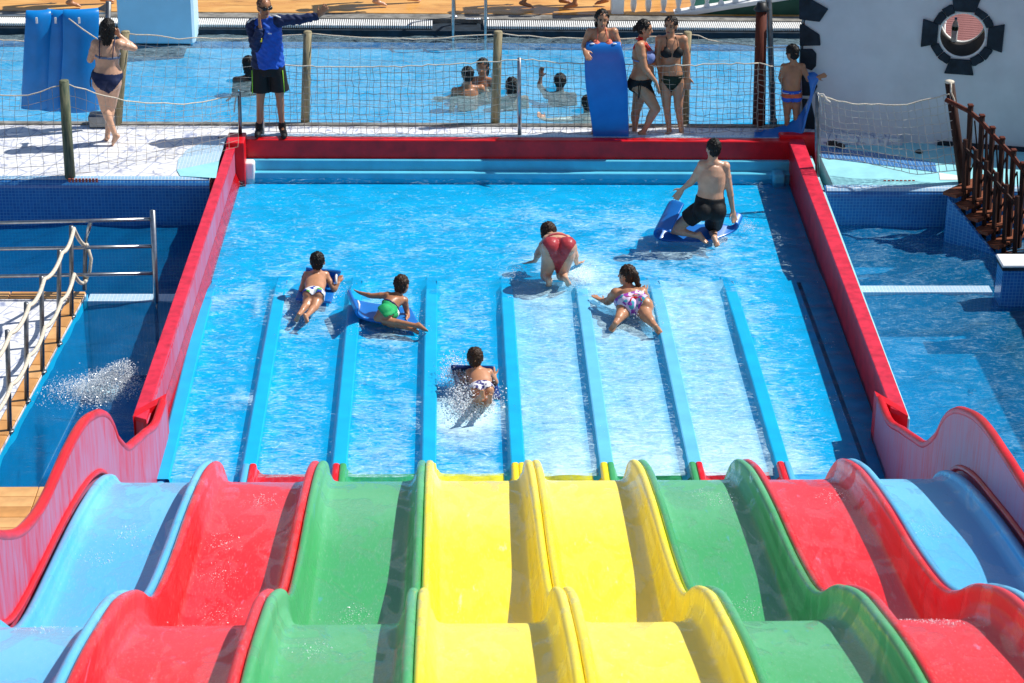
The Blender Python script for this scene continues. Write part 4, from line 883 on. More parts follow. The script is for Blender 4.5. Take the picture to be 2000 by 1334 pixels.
    mb.ball(Hc+hu*.022*hs-fc*.008*hs, (.073*hs, .090*hs, .086*hs), ax3, 18, 12); mb.ball(Hc-hu*.038*hs+fc*.020*hs, (.056*hs, .062*hs, .070*hs), ax3, 16, 10)
    mb.ball(Hc-hu*.092*hs+fc*.052*hs, (.026*hs, .022*hs, .018*hs), ax3, 10, 6)
    mb.capsule(Hc+hu*.012*hs+fc*.076*hs, Hc-hu*.026*hs+fc*.096*hs, .010*hs, .015*hs, 8, 3)
    for s in (-1, 1): mb.ball(Hc-hu*.008*hs+hr*s*.075*hs-fc*.008*hs, (.012*hs, .020*hs, .032*hs), ax3, 8, 6)
    V, Nn, Fc = remesh(mb, vox, 4)
    put('body', V, Fc, skinm, T)
    # hair
    if hair:
        hb = MB(); hm = hairmat or HB
        c = Hc+hu*.030*hs-fc*.016*hs; hb.ball(c, (.081*hs, .090*hs, .088*hs), ax3, 18, 12)
        if hair == 'short': hb.ball(Hc-fc*.038*hs-hu*.022*hs, (.066*hs, .055*hs, .064*hs), ax3, 14, 8)
        if hair == 'shaved': hb = MB(); hb.ball(Hc+hu*.024*hs-fc*.014*hs, (.0755*hs, .088*hs, .086*hs), ax3, 18, 12); hb.ball(Hc-fc*.034*hs-hu*.03*hs, (.062*hs, .055*hs, .055*hs), ax3, 14, 8)
        if hair in ('long', 'wet'):
            nb = Hc-hu*.10*hs-fc*.055*hs; hb.loft([(c-fc*.02*hs+hu*.01*hs, hr, fc, .078*hs, .06*hs), (Hc-hu*.03*hs-fc*.045*hs, hr, fc, .080*hs, .055*hs), (nb, hr, fc, .070*hs, .040*hs), (nb-hu*.06*hs-fc*.01, hr, fc, .052*hs, .026*hs), (nb-hu*.11*hs, hr, fc, .022*hs, .014*hs)], 14)
            for s in (-1, 1): hb.capsule(c+hr*s*.066*hs-fc*.01, nb+hr*s*.060*hs+fc*.015*hs, .024*hs, .018*hs, 8, 3)
        if hair in ('bun', 'pony'):
            hb.ball(Hc-fc*.03*hs-hu*.02*hs, (.066*hs, .06*hs, .062*hs), ax3, 14, 8); bb = Hc-fc*.105*hs+hu*(.03 if hair == 'pony' else -.005)*hs; hb.ball(bb, .036*hs, None, 10, 8)
            if hair == 'pony':
                e = bb-hu*.12*hs-fc*.02*hs+hr*.03*hs; hb.capsule(bb, e, .034*hs, .026*hs, 10, 3); hb.capsule(e, e-hu*.08*hs+hr*.03*hs+fc*.03*hs, .026*hs, .012*hs, 10, 3)
            else: hb.capsule(bb, bb-hu*.06*hs-fc*.02*hs, .02*hs, .008*hs, 8, 3)
        hv, hn, hf = remesh(hb, .008, 2)
        hv = hv+hn*(.005*np.sin(hv@A(190, 60, 30)+2*np.sin(hv@A(40, 170, 90)))+.004*np.sin(hv@A(330, 290, 60)+3*np.sin(hv@A(90, 70, 210))))[:, None]
        # keep the face and forehead clear of hair
        rel = hv-Hc; ff = rel@fc; uu = rel@hu; front = ff > (.048-.25*np.clip(uu-.02, -1, .12)*1.0+(.05*np.clip(uu-.045, 0, 1)/.04))*hs
        keep = ~front[hf].all(1); put('hair', hv, hf[keep], hm, T)
    if feat:
        for s in (-1, 1):
            m = MB(); m.ball(Hc+hu*.008*hs+hr*s*.030*hs+fc*.078*hs, (.013*hs, .008*hs, .0065*hs), ax3, 8, 6); m.build('eye', EYE, T, True)
            m = MB(); m.capsule(Hc+hu*.026*hs+hr*s*.016*hs+fc*.083*hs, Hc+hu*.027*hs+hr*s*.046*hs+fc*.070*hs, .0045*hs, .0035*hs, 6, 2); m.build('eyebrow', HB, T, True)
        m = MB(); m.ball(Hc-hu*.062*hs+fc*.078*hs, (.022*hs, .010*hs, .008*hs), ax3, 10, 6); m.build('mouth', LIP, T, True)
    info = dict(T=T, J=J, V=V, N=Nn, F=Fc, P=P, M=M, up=up, rs=rs, rh=rh, fr=fr, frh=frh, sc=sc, fat=fat, L=L, Hc=Hc, hu=hu, fc=fc, hr=hr, hs=hs)
    names = [('spine', P, M+up*.03, .11), ('tl', J['hl'], J['kl'], .075), ('tr', J['hr'], J['kr'], .075), ('cl', J['kl'], J['al'], .045), ('cr', J['kr'], J['ar'], .045), ('al', J['sl'], J['el'], .04), ('ar', J['sr'], J['er'], .04), ('fl', J['el'], J['tl'], .03), ('fr', J['er'], J['tr'], .03), ('hd', J['neck'], Hc, .07)]
    D = []; Tt = []
    for nme, a, b, r in names: d, t = segdist(V, a, b); D.append(d-r*sc*fat); Tt.append(t)
    info['seg'] = np.argmin(np.array(D), 0); info['t'] = np.array(Tt)
    return info
def wear(I, name, mask, mat, off=.005, parent=None):
    q = mask[I['F']].all(1)
    if not q.any(): return None
    Fc = I['F'][q]; u, inv = np.unique(Fc, return_inverse=True); V = I['V'][u]+I['N'][u]*off
    o = put(name, V, inv.reshape(-1, 4), mat, I['T']); s = o.modifiers.new('thick', 'SOLIDIFY'); s.thickness = .004; s.offset = 0; return o
def pelvis(I):
    r = I['V']-I['P']; return r@I['rh'], r@I['frh'], r@I['up']
def bottoms(I, mat, top=.075, low=-.17, cut=.175, name='swim_bottoms', backlow=None):
    x, f, h = pelvis(I); s = I['sc']*I['fat']; sx = np.abs(x)/(.15*s); ok = np.isin(I['seg'], (0, 1, 2)); lo = np.where(f < 0, (low if backlow is None else backlow), low)
    return wear(I, name, ok & (h < top*I['sc']) & (h > (lo+cut*np.clip(sx, 0, 1.1)**1.1)*I['sc']), mat)
def trunks(I, mat, top=.085, leg=.28, name='swim_trunks'):
    x, f, h = pelvis(I); sg = I['seg']; ok = ((sg == 0) & (h < top*I['sc'])) | ((sg == 1) & (I['t'][1] < leg)) | ((sg == 2) & (I['t'][2] < leg)); return wear(I, name, ok & (h < top*I['sc']), mat, .006)
def chestband(I, mat, a, b, name='bikini_band'):
    h = (I['V']-I['M'])@I['up']; return wear(I, name, (I['seg'] == 0) & (h > a*I['sc']) & (h < b*I['sc']), mat, .005)
def cups(I, mat, r=.062, tri=True, name='bikini_top'):
    mk = np.zeros(len(I['V']), bool); fr = (I['V']-I['M'])@I['fr']
    for s in 'lr':
        d = I['V']-I['J']['b'+s]; x = d@I['rs']; z = d@I['up']; rr = r*I['sc']
        mk |= (np.abs(x) < rr*(.98-.75*np.clip(z/rr, -.2, 1)) if tri else np.linalg.norm(d, axis=1) < rr*1.35) & (z > -rr*.92) & (z < rr*1.1) & (fr > .03) & (np.linalg.norm(d, axis=1) < rr*1.6)
    return wear(I, name, mk, mat, .010)
def strap(I, pts, mat, r=.006, name='strap'):
    m = MB(); m.tube(pts, r, 6); return m.build(name, mat, I['T'], True)

PP = {}
# --- man in jacket directing from the wall
sp = dict(head=(516, 13, -.02), neck=(515, 36, 0), sr=(491, 48, .02), sl=(545, 40, -.02), er=(497, 89, -.10), wr=(508, 52, -.16), tr=(505, 26, -.14), el=(586, 38, -.04), wl=(623, 31, -.06), tl=(640, 9, -.08), p=(524, 128, 0), hr=(509, 133, 0), hl=(541, 133, 0), kr=(509, 186, -.01), kl=(546, 184, -.01), ar=(506, 247, .03), al=(551, 246, .03), fr=(503, 262, -.10), fl=(555, 264, -.10))
I = person('man in blue jacket and black shorts pointing to the right', None, sp, 24.05, SK_B, (.55, -1, .0), .98, 1.02, False, .97, 'shaved', paint('stubble', (.10, .045, .03), .6), True, .0085, .0, 1., {'l': (0, -1, .3), 'r': (-1, -.3, 0)})
T = I['T']; J = I['J']; up, rs, fr, P, M, L = I['up'], I['rs'], I['fr'], I['P'], I['M'], I['L']
mb = MB(); mb.loft([(P+up*L*t, nrm(I['rh']*(1-max(t, 0))+rs*max(t, 0)), fr, a, b) for t, a, b in ((-.02, .182, .135), (.0, .19, .142), (.2, .178, .128), (.5, .178, .122), (.8, .185, .12), (.95, .15, .092), (1.03, .085, .066), (1.12, .062, .06))], 22)
for s in 'lr': mb.capsule(J['neck']-up*.05, J['s'+s], .05, .062, 12, 3); mb.capsule(J['s'+s], J['e'+s], .067, .057, 12, 3); mb.loft([(J['e'+s]+(J['w'+s]-J['e'+s])*t, *(lambda d: (nrm(np.cross(d, A(.2, .3, 1))), np.cross(d, nrm(np.cross(d, A(.2, .3, 1))))))(nrm(J['w'+s]-J['e'+s])), r, r) for t, r in ((-.1, .056), (.3, .054), (.7, .046), (.95, .041))], 12)
V, Nn, Fc = remesh(mb, .009, 3); V = V+Nn*(.005*np.sin(V@A(60, 20, 25)+1.5*np.sin(V@A(20, 10, 70))))[:, None]
da = np.minimum(segdist(V, J['sl'], J['el'])[0], segdist(V, J['sr'], J['er'])[0]); db = np.minimum(segdist(V, J['el'], J['wl'])[0], segdist(V, J['er'], J['wr'])[0]); xs_ = np.abs((V-M)@rs); hh = (V-M)@up
slv = (np.minimum(da, db) < .078) & ((xs_ > .115) | (db < .07) | (hh > -.02)) | ((xs_ > .158) & (hh < -.1))
fm = slv[Fc].sum(1) >= 2; put('jacket', V, Fc, [JBLU, NAVY], T, fm)
for s in 'lr':
    a = J['neck']+(J['s'+s]-J['neck'])*.55+up*.058; b = J['s'+s]+up*.04+rs*(.03 if s == 'r' else -.03); m = MB(); m.tube([a+fr*.03, (a+b)/2+fr*.035+up*.008, b+fr*.045], .009, 6); m.build('shoulder_stripe', WHF, T, True)
m = MB(); c = M-up*.10+fr*.128-rs*.05
for i in range(4): m.box(tuple(c+A(.010*i, 0, -.006*(i % 2))), tuple(c+A(.010*i+.008, .004, .010)))
m.build('chest_emblem', WHF, T)
m = MB(); wc = M-up*.155+fr*.137+rs*.03; m.box(tuple(wc-A(.011, .008, .022)), tuple(wc+A(.011, .008, .022)), 0, .004); wh = m.build('whistle', paint('yellow_plastic', (.75, .62, .02), .4), T)
m = MB(); m.tube([J['neck']+fr*.06+rs*.03, M-up*.07+fr*.128+rs*.03, wc+A(0, 0, .02)], .0035, 5); m.build('lanyard', PBLK, T)
mb = MB(); mb.loft([(P+up*z, I['rh'], I['frh'], a, b) for z, a, b in ((-.10, .15, .12), (0., .165, .128), (.09, .155, .115))], 18)
for s in 'lr':
    d = J['k'+s]-J['h'+s]; ax = nrm(np.cross(d, I['frh'])); ay = nrm(np.cross(d, ax)); mb.loft([(J['h'+s]+d*t, ax, ay, a, b) for t, a, b in ((-.12, .09, .10), (.2, .098, .108), (.6, .106, .106), (.86, .116, .108))], 16)
V, Nn, Fc = remesh(mb, .009, 3); sh_ = put('shorts', V, Fc, BLACK, T)
for s, sg in (('l', -1), ('r', 1)):
    d = J['k'+s]-J['h'+s]; o_ = I['rh']*sg*.082; m = MB(); m.tube([J['h'+s]+o_*.95+fr*.085, J['h'+s]+d*.4+o_*.92+fr*.078, J['h'+s]+d*.86+o_*.9+fr*.084], .006, 6); m.build('piping', LIME, sh_, True)
for s in 'lr':
    mb = MB(); a, f_ = J['a'+s], J['f'+s]; mb.capsule(a-A(0, 0, .015), a+A(0, 0, .03), .046, .043, 12, 3); mb.capsule(a-A(0, -.03, .045), f_+A(0, .02, -.0), .042, .038, 12, 3); mb.capsule(f_+A(0, .02, 0), f_-A(0, .03, .004), .038, .033, 12, 3)
    V, Nn, Fc = remesh(mb, .009, 2); put('shoe', V, Fc, SHOE, T)
m = MB(); m.tube([I['Hc']+I['hu']*.012+I['hr']*.074-I['fc']*.01, I['Hc']+I['hu']*.012+I['hr']*.062+I['fc']*.066, I['Hc']+I['hu']*.010+I['fc']*.096, I['Hc']+I['hu']*.012-I['hr']*.062+I['fc']*.066, I['Hc']+I['hu']*.012-I['hr']*.074-I['fc']*.01], .007, 6)
for s in (-1, 1): m.ball(I['Hc']+I['hu']*.006+I['hr']*s*.033+I['fc']*.086, (.029, .010, .019), [I['hr'], I['fc'], I['hu']], 12, 8)
m.build('sunglasses', paint('black_glossy', (.006, .006, .007), .12), T, True)

# --- woman in navy bikini walking away on the left deck
sp = dict(head=(211, 55, .02), neck=(210, 78, 0), sl=(187, 86, 0), sr=(233, 86, 0), el=(176, 117, .02), wl=(184, 102, .18), tl=(190, 90, .22), er=(262, 94, .03), wr=(233, 69, .06), tr=(222, 58, .06), p=(209, 150, 0), hl=(198, 157, 0), hr=(222, 156, 0), kl=(205, 212, .02), kr=(217, 208, .08), al=(224, 262, -.02), ar=(210, 262, .12), fl=(220, 279, -.02), fr=(206, 274, .2))
I = person('woman in navy bikini walking away on the left deck', None, sp, 23.72, SK_L, (.1, 1, 0), .96, 1.13, True, .95, 'long', HB)
bottoms(I, NAVY, .07, -.19, .19); chestband(I, GREYF, -.155, -.12)
for s in (-1, 1): strap(I, [I['M']-I['up']*.13+I['rs']*s*.07-I['fr']*.105, I['M']-I['up']*.03+I['rs']*s*.075-I['fr']*.098, I['M']+I['up']*.055+I['rs']*s*.08-I['fr']*.02, I['M']-I['up']*.05+I['rs']*s*.075+I['fr']*.12], NAVY, .006)
strap(I, [I['P']+I['rh']*-.165+A(0, -.02, .03), I['P']+I['rh']*-.182+A(0, -.02, -.03), I['P']+I['rh']*-.180+A(0, -.02, -.10)], NAVY, .006, 'side_tie')

# --- woman behind the upright mat
sp = dict(head=(1176, 37, 0), neck=(1175, 55, .02), sr=(1152, 63, 0), sl=(1199, 62, 0), er=(1141, 88, -.02), wr=(1141, 98, -.15), tr=(1146, 107, -.2), el=(1210, 92, -.02), wl=(1205, 100, -.08), tl=(1202, 104, -.10), p=(1177, 142, .03), hr=(1165, 148, .03), hl=(1190, 148, .03), kr=(1166, 202, .03), kl=(1190, 202, .03), ar=(1160, 256, .05), al=(1188, 256, .05), fr=(1156, 264, -.04), fl=(1190, 265, -.05))
I = person('woman in coral bikini standing behind an upright blue mat', None, sp, 24.16, SK_T, (.06, -1, -.1), .93, 1.02, True, .93, 'wet', HB, True)
cups(I, CORAL, .066); bottoms(I, CORAL, .06, -.18, .18)
for s in (-1, 1): strap(I, [I['J']['b'+('l' if s < 0 else 'r')]+I['up']*.05+I['fr']*.03, I['M']+I['up']*.0+I['rs']*s*.05+I['fr']*.075, I['M']+I['up']*.05+I['rs']*s*.045-I['fr']*.01], CORAL, .005)

# --- woman in profile with a red halter
sp = dict(head=(1259, 56, 0), neck=(1254, 76, 0), sr=(1250, 90, -.13), sl=(1256, 88, .12), er=(1259, 133, -.19), wr=(1281, 160, -.20), tr=(1287, 178, -.19), el=(1274, 120, .12), wl=(1287, 126, .06), tl=(1299, 135, .02), p=(1252, 156, 0), hr=(1251, 164, -.07), hl=(1254, 164, .07), kr=(1281, 213, -.09), kl=(1243, 214, .05), ar=(1256, 258, -.06), al=(1239, 258, .06), fr=(1268, 270, -.08), fl=(1252, 268, .05))
I = person('woman in red halter bikini top seen from the side', None, sp, 24.19, SK_T, (1, -.1, -.05), .95, 1.22, True, .93, 'bun', HB, True, belly=.045, bust=1.25)
cups(I, LILAC, .072, False); chestband(I, LILAC, -.165, -.135); bottoms(I, BLACK, .055, -.18, .19)
nk, MM = I['J']['neck'], I['M']
strap(I, [I['J']['br']+I['up']*.06+I['fr']*.02, MM+I['up']*.0+I['rs']*.07+I['fr']*.06, nk+I['rs']*.055-I['fr']*.01, nk-I['fr']*.06, nk-I['rs']*.055-I['fr']*.01, MM-I['rs']*.07+I['fr']*.06, I['J']['bl']+I['up']*.06+I['fr']*.02], REDF, .014, 'halter')
wear(I, 'rash_yoke', (I['seg'] == 0) & (((I['V']-MM)@I['up']) > -.03) & (((I['V']-MM)@I['fr']) < .02) & (np.abs((I['V']-MM)@I['rs']) < .09), REDF)
x_ = I['P']+I['rh']*.15; strap(I, [x_+A(.0, 0, .03), x_+A(.012, -.03, -.06), x_+A(.0, -.03, -.20)], BLACK, .005, 'side_tie'); strap(I, [x_+A(.0, 0, .03), x_+A(-.012, -.035, -.08), x_+A(-.01, -.035, -.22)], BLACK, .005, 'side_tie')

# --- woman in black bikini facing the camera
sp = dict(head=(1310, 50, 0), neck=(1309, 69, .01), sr=(1288, 77, 0), sl=(1335, 77, 0), er=(1283, 112, .02), wr=(1288, 138, .0), tr=(1292, 152, -.02), el=(1343, 114, .01), wl=(1344, 150, -.02), tl=(1343, 165, -.03), p=(1311, 150, 0), hr=(1299, 156, 0), hl=(1325, 156, 0), kr=(1302, 206, -.02), kl=(1325, 207, -.02), ar=(1307, 254, .06), al=(1331, 257, .04), fr=(1300, 266, -.06), fl=(1333, 270, -.08))
I = person('woman in black triangle bikini facing the slide', None, sp, 24.18, SK_T, (-.45, -1, -.1), .94, 1.0, True, .93, 'bun', HB, True)
cups(I, BLACK, .062); chestband(I, BLACK, -.185, -.172); bottoms(I, CAMO, .045, -.18, .20)
for s, k in ((-1, 'l'), (1, 'r')): strap(I, [I['J']['b'+k]+I['up']*.05+I['fr']*.03, I['M']+I['rs']*s*.055+I['fr']*.07+I['up']*.01, I['J']['neck']+I['rs']*s*.05+I['fr']*.01], BLACK, .005)

# --- boy by the corner stones
sp = dict(head=(1547, 103, 0), neck=(1551, 121, 0), sl=(1531, 130, 0), sr=(1567, 130, 0), el=(1524, 152, .0), wl=(1530, 168, .08), tl=(1535, 176, .12), er=(1579, 156, -.02), wr=(1595, 152, -.03), tr=(1604, 149, -.03), p=(1546, 183, 0), hl=(1538, 187, 0), hr=(1555, 187, 0), kl=(1537, 222, .01), kr=(1555, 222, .01), al=(1537, 254, .0), ar=(1554, 254, .0), fl=(1536, 260, .12), fr=(1555, 260, .12))
I = person('boy in blue and orange swim briefs holding a mat', None, sp, 24.2, SK_B, (-.75, .75, 0), .74, 1.0, False, .88, 'short', HB)
trunks(I, STRIPEB, .075, .20); h = pelvis(I)[2]
wear(I, 'orange_stripe', np.isin(I['seg'], (0, 1, 2)) & (h < .018) & (h > -.032), ORF, .010); wear(I, 'white_stripe', np.isin(I['seg'], (0, 1, 2)) & (h < .034) & (h > .018), WHF, .010)

# --- man kneeling in the basin
sp = dict(head=(1393, 290, .02), neck=(1392, 311, .0), sl=(1372, 322, 0), sr=(1416, 325, .02), el=(1352, 354, .05), wl=(1333, 369, .12), tl=(1322, 384, .15), er=(1425, 371, .02), wr=(1431, 410, .06), tr=(1434, 428, .08), p=(1386, 398, .0), hl=(1374, 405, .0), hr=(1400, 407, .0), kl=(1316, 448, .14), kr=(1392, 446, .26), al=(1360, 460, .0), ar=(1396, 466, -.05), fl=(1377, 473, -.06), fr=(1400, 477, -.13))
I = person('man in black shorts kneeling on a mat in the basin', None, sp, 21.8, SK_L, (-.35, 1, 0), .98, 1.08, False, .94, 'short', HB)
J = I['J']; P = I['P']; mb = MB(); mb.loft([(P+I['up']*z, I['rh'], I['frh'], a, b) for z, a, b in ((-.11, .13, .12), (0., .163, .128), (.085, .155, .112))], 18)
for sg, s, e in ((-1, 'l', .52), (1, 'r', .82)):
    mb.ball(P-I['frh']*.055+I['rh']*sg*.07-I['up']*.06, .112, None, 14, 10)
    d = J['k'+s]-J['h'+s]; ax = nrm(np.cross(d, A(.3, .8, .3))); ay = nrm(np.cross(d, ax)); mb.loft([(J['h'+s]+d*t, ax, ay, a, a) for t, a in ((-.1, .098), (.25, .104), (e, .098))], 16)
V, Nn, Fc = remesh(mb, .009, 3); put('shorts', V, Fc, BLACK, I['T'])

# --- boy lying on a mat, printed trunks
sp = dict(head=(620, 511, 'z', .36), neck=(618, 529, 'z', .27), sl=(601, 537, 'z', .21), sr=(636, 537, 'z', .21), el=(589, 566, 'z', .07), wl=(592, 545, 'z', .10), tl=(597, 536, 'z', .12), er=(653, 566, 'z', .08), wr=(661, 553, 'z', .14), tr=(664, 544, 'z', .16), p=(613, 577, 'z', .16), hl=(606, 580, 'z', .15), hr=(621, 580, 'z', .15), kl=(597, 599, 'z', .11), kr=(614, 601, 'z', .11), al=(584, 615, 'z', .10), ar=(599, 617, 'z', .11), fl=(580, 623, 'z', .06), fr=(600, 626, 'z', .08))
I = person('boy in printed trunks lying on a mat, leftmost in the basin', None, sp, 0, SK_T, (0, 1, .1), .74, 1., False, .90, 'short', HB, headup=(0, .1, 1))
trunks(I, PRT1, .06, .26)
# --- boy twisting on a mat, green and white trunks
sp = dict(head=(785, 556, 'z', .34), neck=(778, 573, 'z', .26), sl=(757, 577, 'z', .26), sr=(790, 587, 'z', .19), el=(725, 578, 'z', .24), wl=(703, 572, 'z', .24), tl=(693, 568, 'z', .22), er=(794, 606, 'z', .08), wr=(798, 616, 'z', .05), tr=(796, 624, 'z', .04), p=(759, 606, 'z', .16), hl=(752, 607, 'z', .19), hr=(768, 609, 'z', .12), kl=(737, 621, 'z', .12), kr=(752, 628, 'z', .06), al=(812, 636, 'z', .09), ar=(798, 641, 'z', .04), fl=(832, 646, 'z', .06), fr=(814, 649, 'z', .03))
I = person('boy in green and white trunks twisting sideways on his mat', None, sp, 0, SK_B, (.55, 1, .1), .74, 1., False, .90, 'short', HBR, headup=(0, .1, 1))
trunks(I, WHF, .06, .30); x, f, h = pelvis(I); wear(I, 'green_panel', np.isin(I['seg'], (0, 1, 2)) & (h < .04) & (h > -.16) & (I['t'][1] < .3) & (x < .02), GRF, .010); wear(I, 'navy_waist', np.isin(I['seg'], (0, 1, 2)) & (h < .06) & (h > .035), NAVY, .010)
# --- boy in the splash
sp = dict(head=(928, 699, 'z', .33), neck=(932, 717, 'z', .25), sl=(917, 728, 'z', .20), sr=(955, 728, 'z', .20), el=(905, 745, 'z', .08), wl=(899, 735, 'z', .11), tl=(899, 727, 'z', .13), er=(968, 747, 'z', .08), wr=(966, 735, 'z', .10), tr=(963, 727, 'z', .12), p=(941, 761, 'z', .14), hl=(934, 763, 'z', .13), hr=(950, 763, 'z', .13), kl=(932, 785, 'z', .08), kr=(950, 787, 'z', .08), al=(941, 772, 'z', .27), ar=(956, 782, 'z', .22), fl=(941, 764, 'z', .33), fr=(957, 772, 'z', .29))
I = person('boy in striped trunks kicking up a splash on his mat', None, sp, 0, SK_T, (0, 1, .1), .74, 1., False, .90, 'short', HBR, headup=(0, .1, 1))
trunks(I, PRT3, .06, .24)
# --- woman on all fours
sp = dict(head=(1070, 454, 'z', .36), neck=(1080, 462, 'z', .37), sl=(1070, 469, 'z', .36), sr=(1106, 469, 'z', .36), el=(1052, 493, 'z', .20), wl=(1045, 510, 'z', .06), tl=(1037, 512, 'z', .04), er=(1122, 495, 'z', .2), wr=(1126, 514, 'z', .06), tr=(1129, 514, 'z', .04), p=(1091, 488, 'z', .39), hl=(1078, 492, 'z', .37), hr=(1105, 492, 'z', .37), kl=(1066, 538, 'z', .07), kr=(1097, 538, 'z', .07), al=(1073, 549, 'z', .10), ar=(1105, 545, 'z', .12), fl=(1072, 558, 'z', .01), fr=(1111, 556, 'z', .02))
I = person('woman in wine red bikini bottoms on hands and knees', None, sp, 0, SK_L, (-.3, 1, -.35), .97, 1.24, True, .97, 'long', HBR, headup=(0, .3, 1))
x, f, h = pelvis(I); e_ = .5*h+.8*(I['V']-I['P'])[:, 2]; wear(I, 'swim_bottoms', np.isin(I['seg'], (0, 1, 2)) & (e_ < .095) & (e_ > -.19+.23*np.clip(np.abs(x)/.165, 0, 1.1)**1.1) & (h < .10), WINE); chestband(I, WINE, -.16, -.12)
# --- woman lying prone
sp = dict(head=(1224, 538, 'z', .34), neck=(1226, 557, 'z', .25), sl=(1203, 573, 'z', .20), sr=(1254, 572, 'z', .20), el=(1188, 589, 'z', .07), wl=(1176, 587, 'z', .05), tl=(1165, 581, 'z', .05), er=(1264, 590, 'z', .07), wr=(1258, 572, 'z', .06), tr=(1254, 562, 'z', .05), p=(1237, 592, 'z', .14), hl=(1225, 596, 'z', .13), hr=(1252, 596, 'z', .13), kl=(1213, 616, 'z', .09), kr=(1264, 620, 'z', .09), al=(1202, 632, 'z', .07), ar=(1279, 637, 'z', .07), fl=(1197, 640, 'z', .04), fr=(1285, 645, 'z', .04))
I = person('woman with a ponytail lying face down in the basin', None, sp, 0, SK_T, (-.8, .7, .1), .97, 1.22, True, .98, 'pony', HBR, headup=(0, .1, 1))
bottoms(I, PRTW, .07, -.2, .20); chestband(I, CORAL, -.16, -.13)
m = MB(); c = I['M']-I['up']*.145-I['fr']*.115; m.ball(c, .022, None, 8, 6); m.tube([c, c+A(.05, -.03, .01), c+A(.06, -.08, 0)], .007, 5); m.tube([c, c+A(-.04, -.04, .01), c+A(-.05, -.09, 0)], .007, 5); m.build('bow', REDF, I['T'], True)
# ------------------------------------------------------------------ bathers and passers-by
def stand(x, Y, zf, h, a, arms=None, stride=0.):
    r = A(math.cos(a), math.sin(a), 0); f = A(-math.sin(a), math.cos(a), 0); o = A(x, Y, zf)
    q = lambda s, fw, z: ('w', *(o+r*s*h+f*fw*h+A(0, 0, z*h)))
    d = dict(head=q(0, .012, .93), neck=q(0, 0, .845), sl=q(-.112, 0, .81), sr=q(.112, 0, .81), el=q(-.14, .01, .63), er=q(.14, .01, .63), wl=q(-.145, .06, .50), wr=q(.145, .06, .50), tl=q(-.14, .08, .42), tr=q(.14, .08, .42), p=q(0, 0, .53),
             hl=q(-.052, 0, .515), hr=q(.052, 0, .515), kl=q(-.055, .02+stride*.5, .285), kr=q(.055, .02-stride*.4, .285), al=q(-.055, stride*.8, .055), ar=q(.055, -stride*.9, .06), fl=q(-.058, .085+stride*.8, .02), fr=q(.058, .08-stride*.9, .02))
    for k, v in (arms or {}).items(): d[k] = q(*v)
    return d
SW = 'bathers in the back pool'
def bather(label, px, py, zc, h, a, skinm, hair, fem, arms=None, hm=None, face=None, suit=BLACK, sc=.92):
    c = atz(px, py, zc); sp = stand(c[0], c[1], zc-.93*h, h, a, arms); f = face or (-math.sin(a), math.cos(a), 0)
    I = person(label, SW, sp, 0, skinm, f, sc, 1., fem, .93, hair, hm, False, .011)
    (bottoms if fem else trunks)(I, suit)
    if fem: chestband(I, suit, -.17, -.11)
    return I
bather('bather with broad brown back, left of the pair in the back pool', 914, 147, .52, 1.5, .35, SK_B, 'short', False, dict(er=(.2, .08, .66), wr=(.2, .2, .62), tr=(.17, .28, .62)))
bather('bather facing forward, right of the pair in the back pool', 943, 130, .54, 1.5, 2.9, SK_B, 'wet', True, dict(er=(.2, .0, .68), wr=(.30, .08, .66), tr=(.36, .1, .66)))
bather('dark haired bather low in the water by the middle steel post', 1000, 168, .38, 1.45, .2, SK_T, 'wet', True)
bather('bather raising a hand, halfway to the mat in the back pool', 1094, 160, .38, 1.45, -.1, SK_D, 'short', False, dict(el=(-.18, .1, .86), wl=(-.17, .12, .92), tl=(-.165, .12, 1.0)))
bather('bather stretching an arm along the water beside the blue mat', 1148, 203, .38, 1.45, .3, SK_L, 'short', False, dict(el=(-.26, -.04, .83), wl=(-.38, -.05, .845), tl=(-.45, -.05, .90)))
bather('bather with long dark hair partly hidden by the jacket man', 486, 126, .48, 1.5, .4, SK_D, 'long', True)
WG = 'passers-by on the yellow deck'
for i, (px, py, a, skm, st_, lab, fem) in enumerate(((172, 12, -1.4, SK_T, .16, 'walker on the yellow deck above the hanging mats', True), (770, 10, -1.45, SK_L, .17, 'barefoot walker on the yellow deck above the jacket man', False), (1062, 14, -1.5, SK_B, .20, 'barefoot walker on the yellow deck left of the balustrade', False), (1150, 15, 1.5, SK_B, .15, 'barefoot walker closest to the white balustrade pillar', True))):
    c = atz(px, py, .44); I = person(lab, WG, stand(c[0], c[1], .445, 1.58, a, None, st_), 0, skm, (-math.sin(a), math.cos(a), 0), .95, 1., fem, .93, 'long' if fem else 'short', None, False, .011); trunks(I, BLACK if i % 2 else CORAL)
    if fem: chestband(I, CORAL, -.18, -.10)

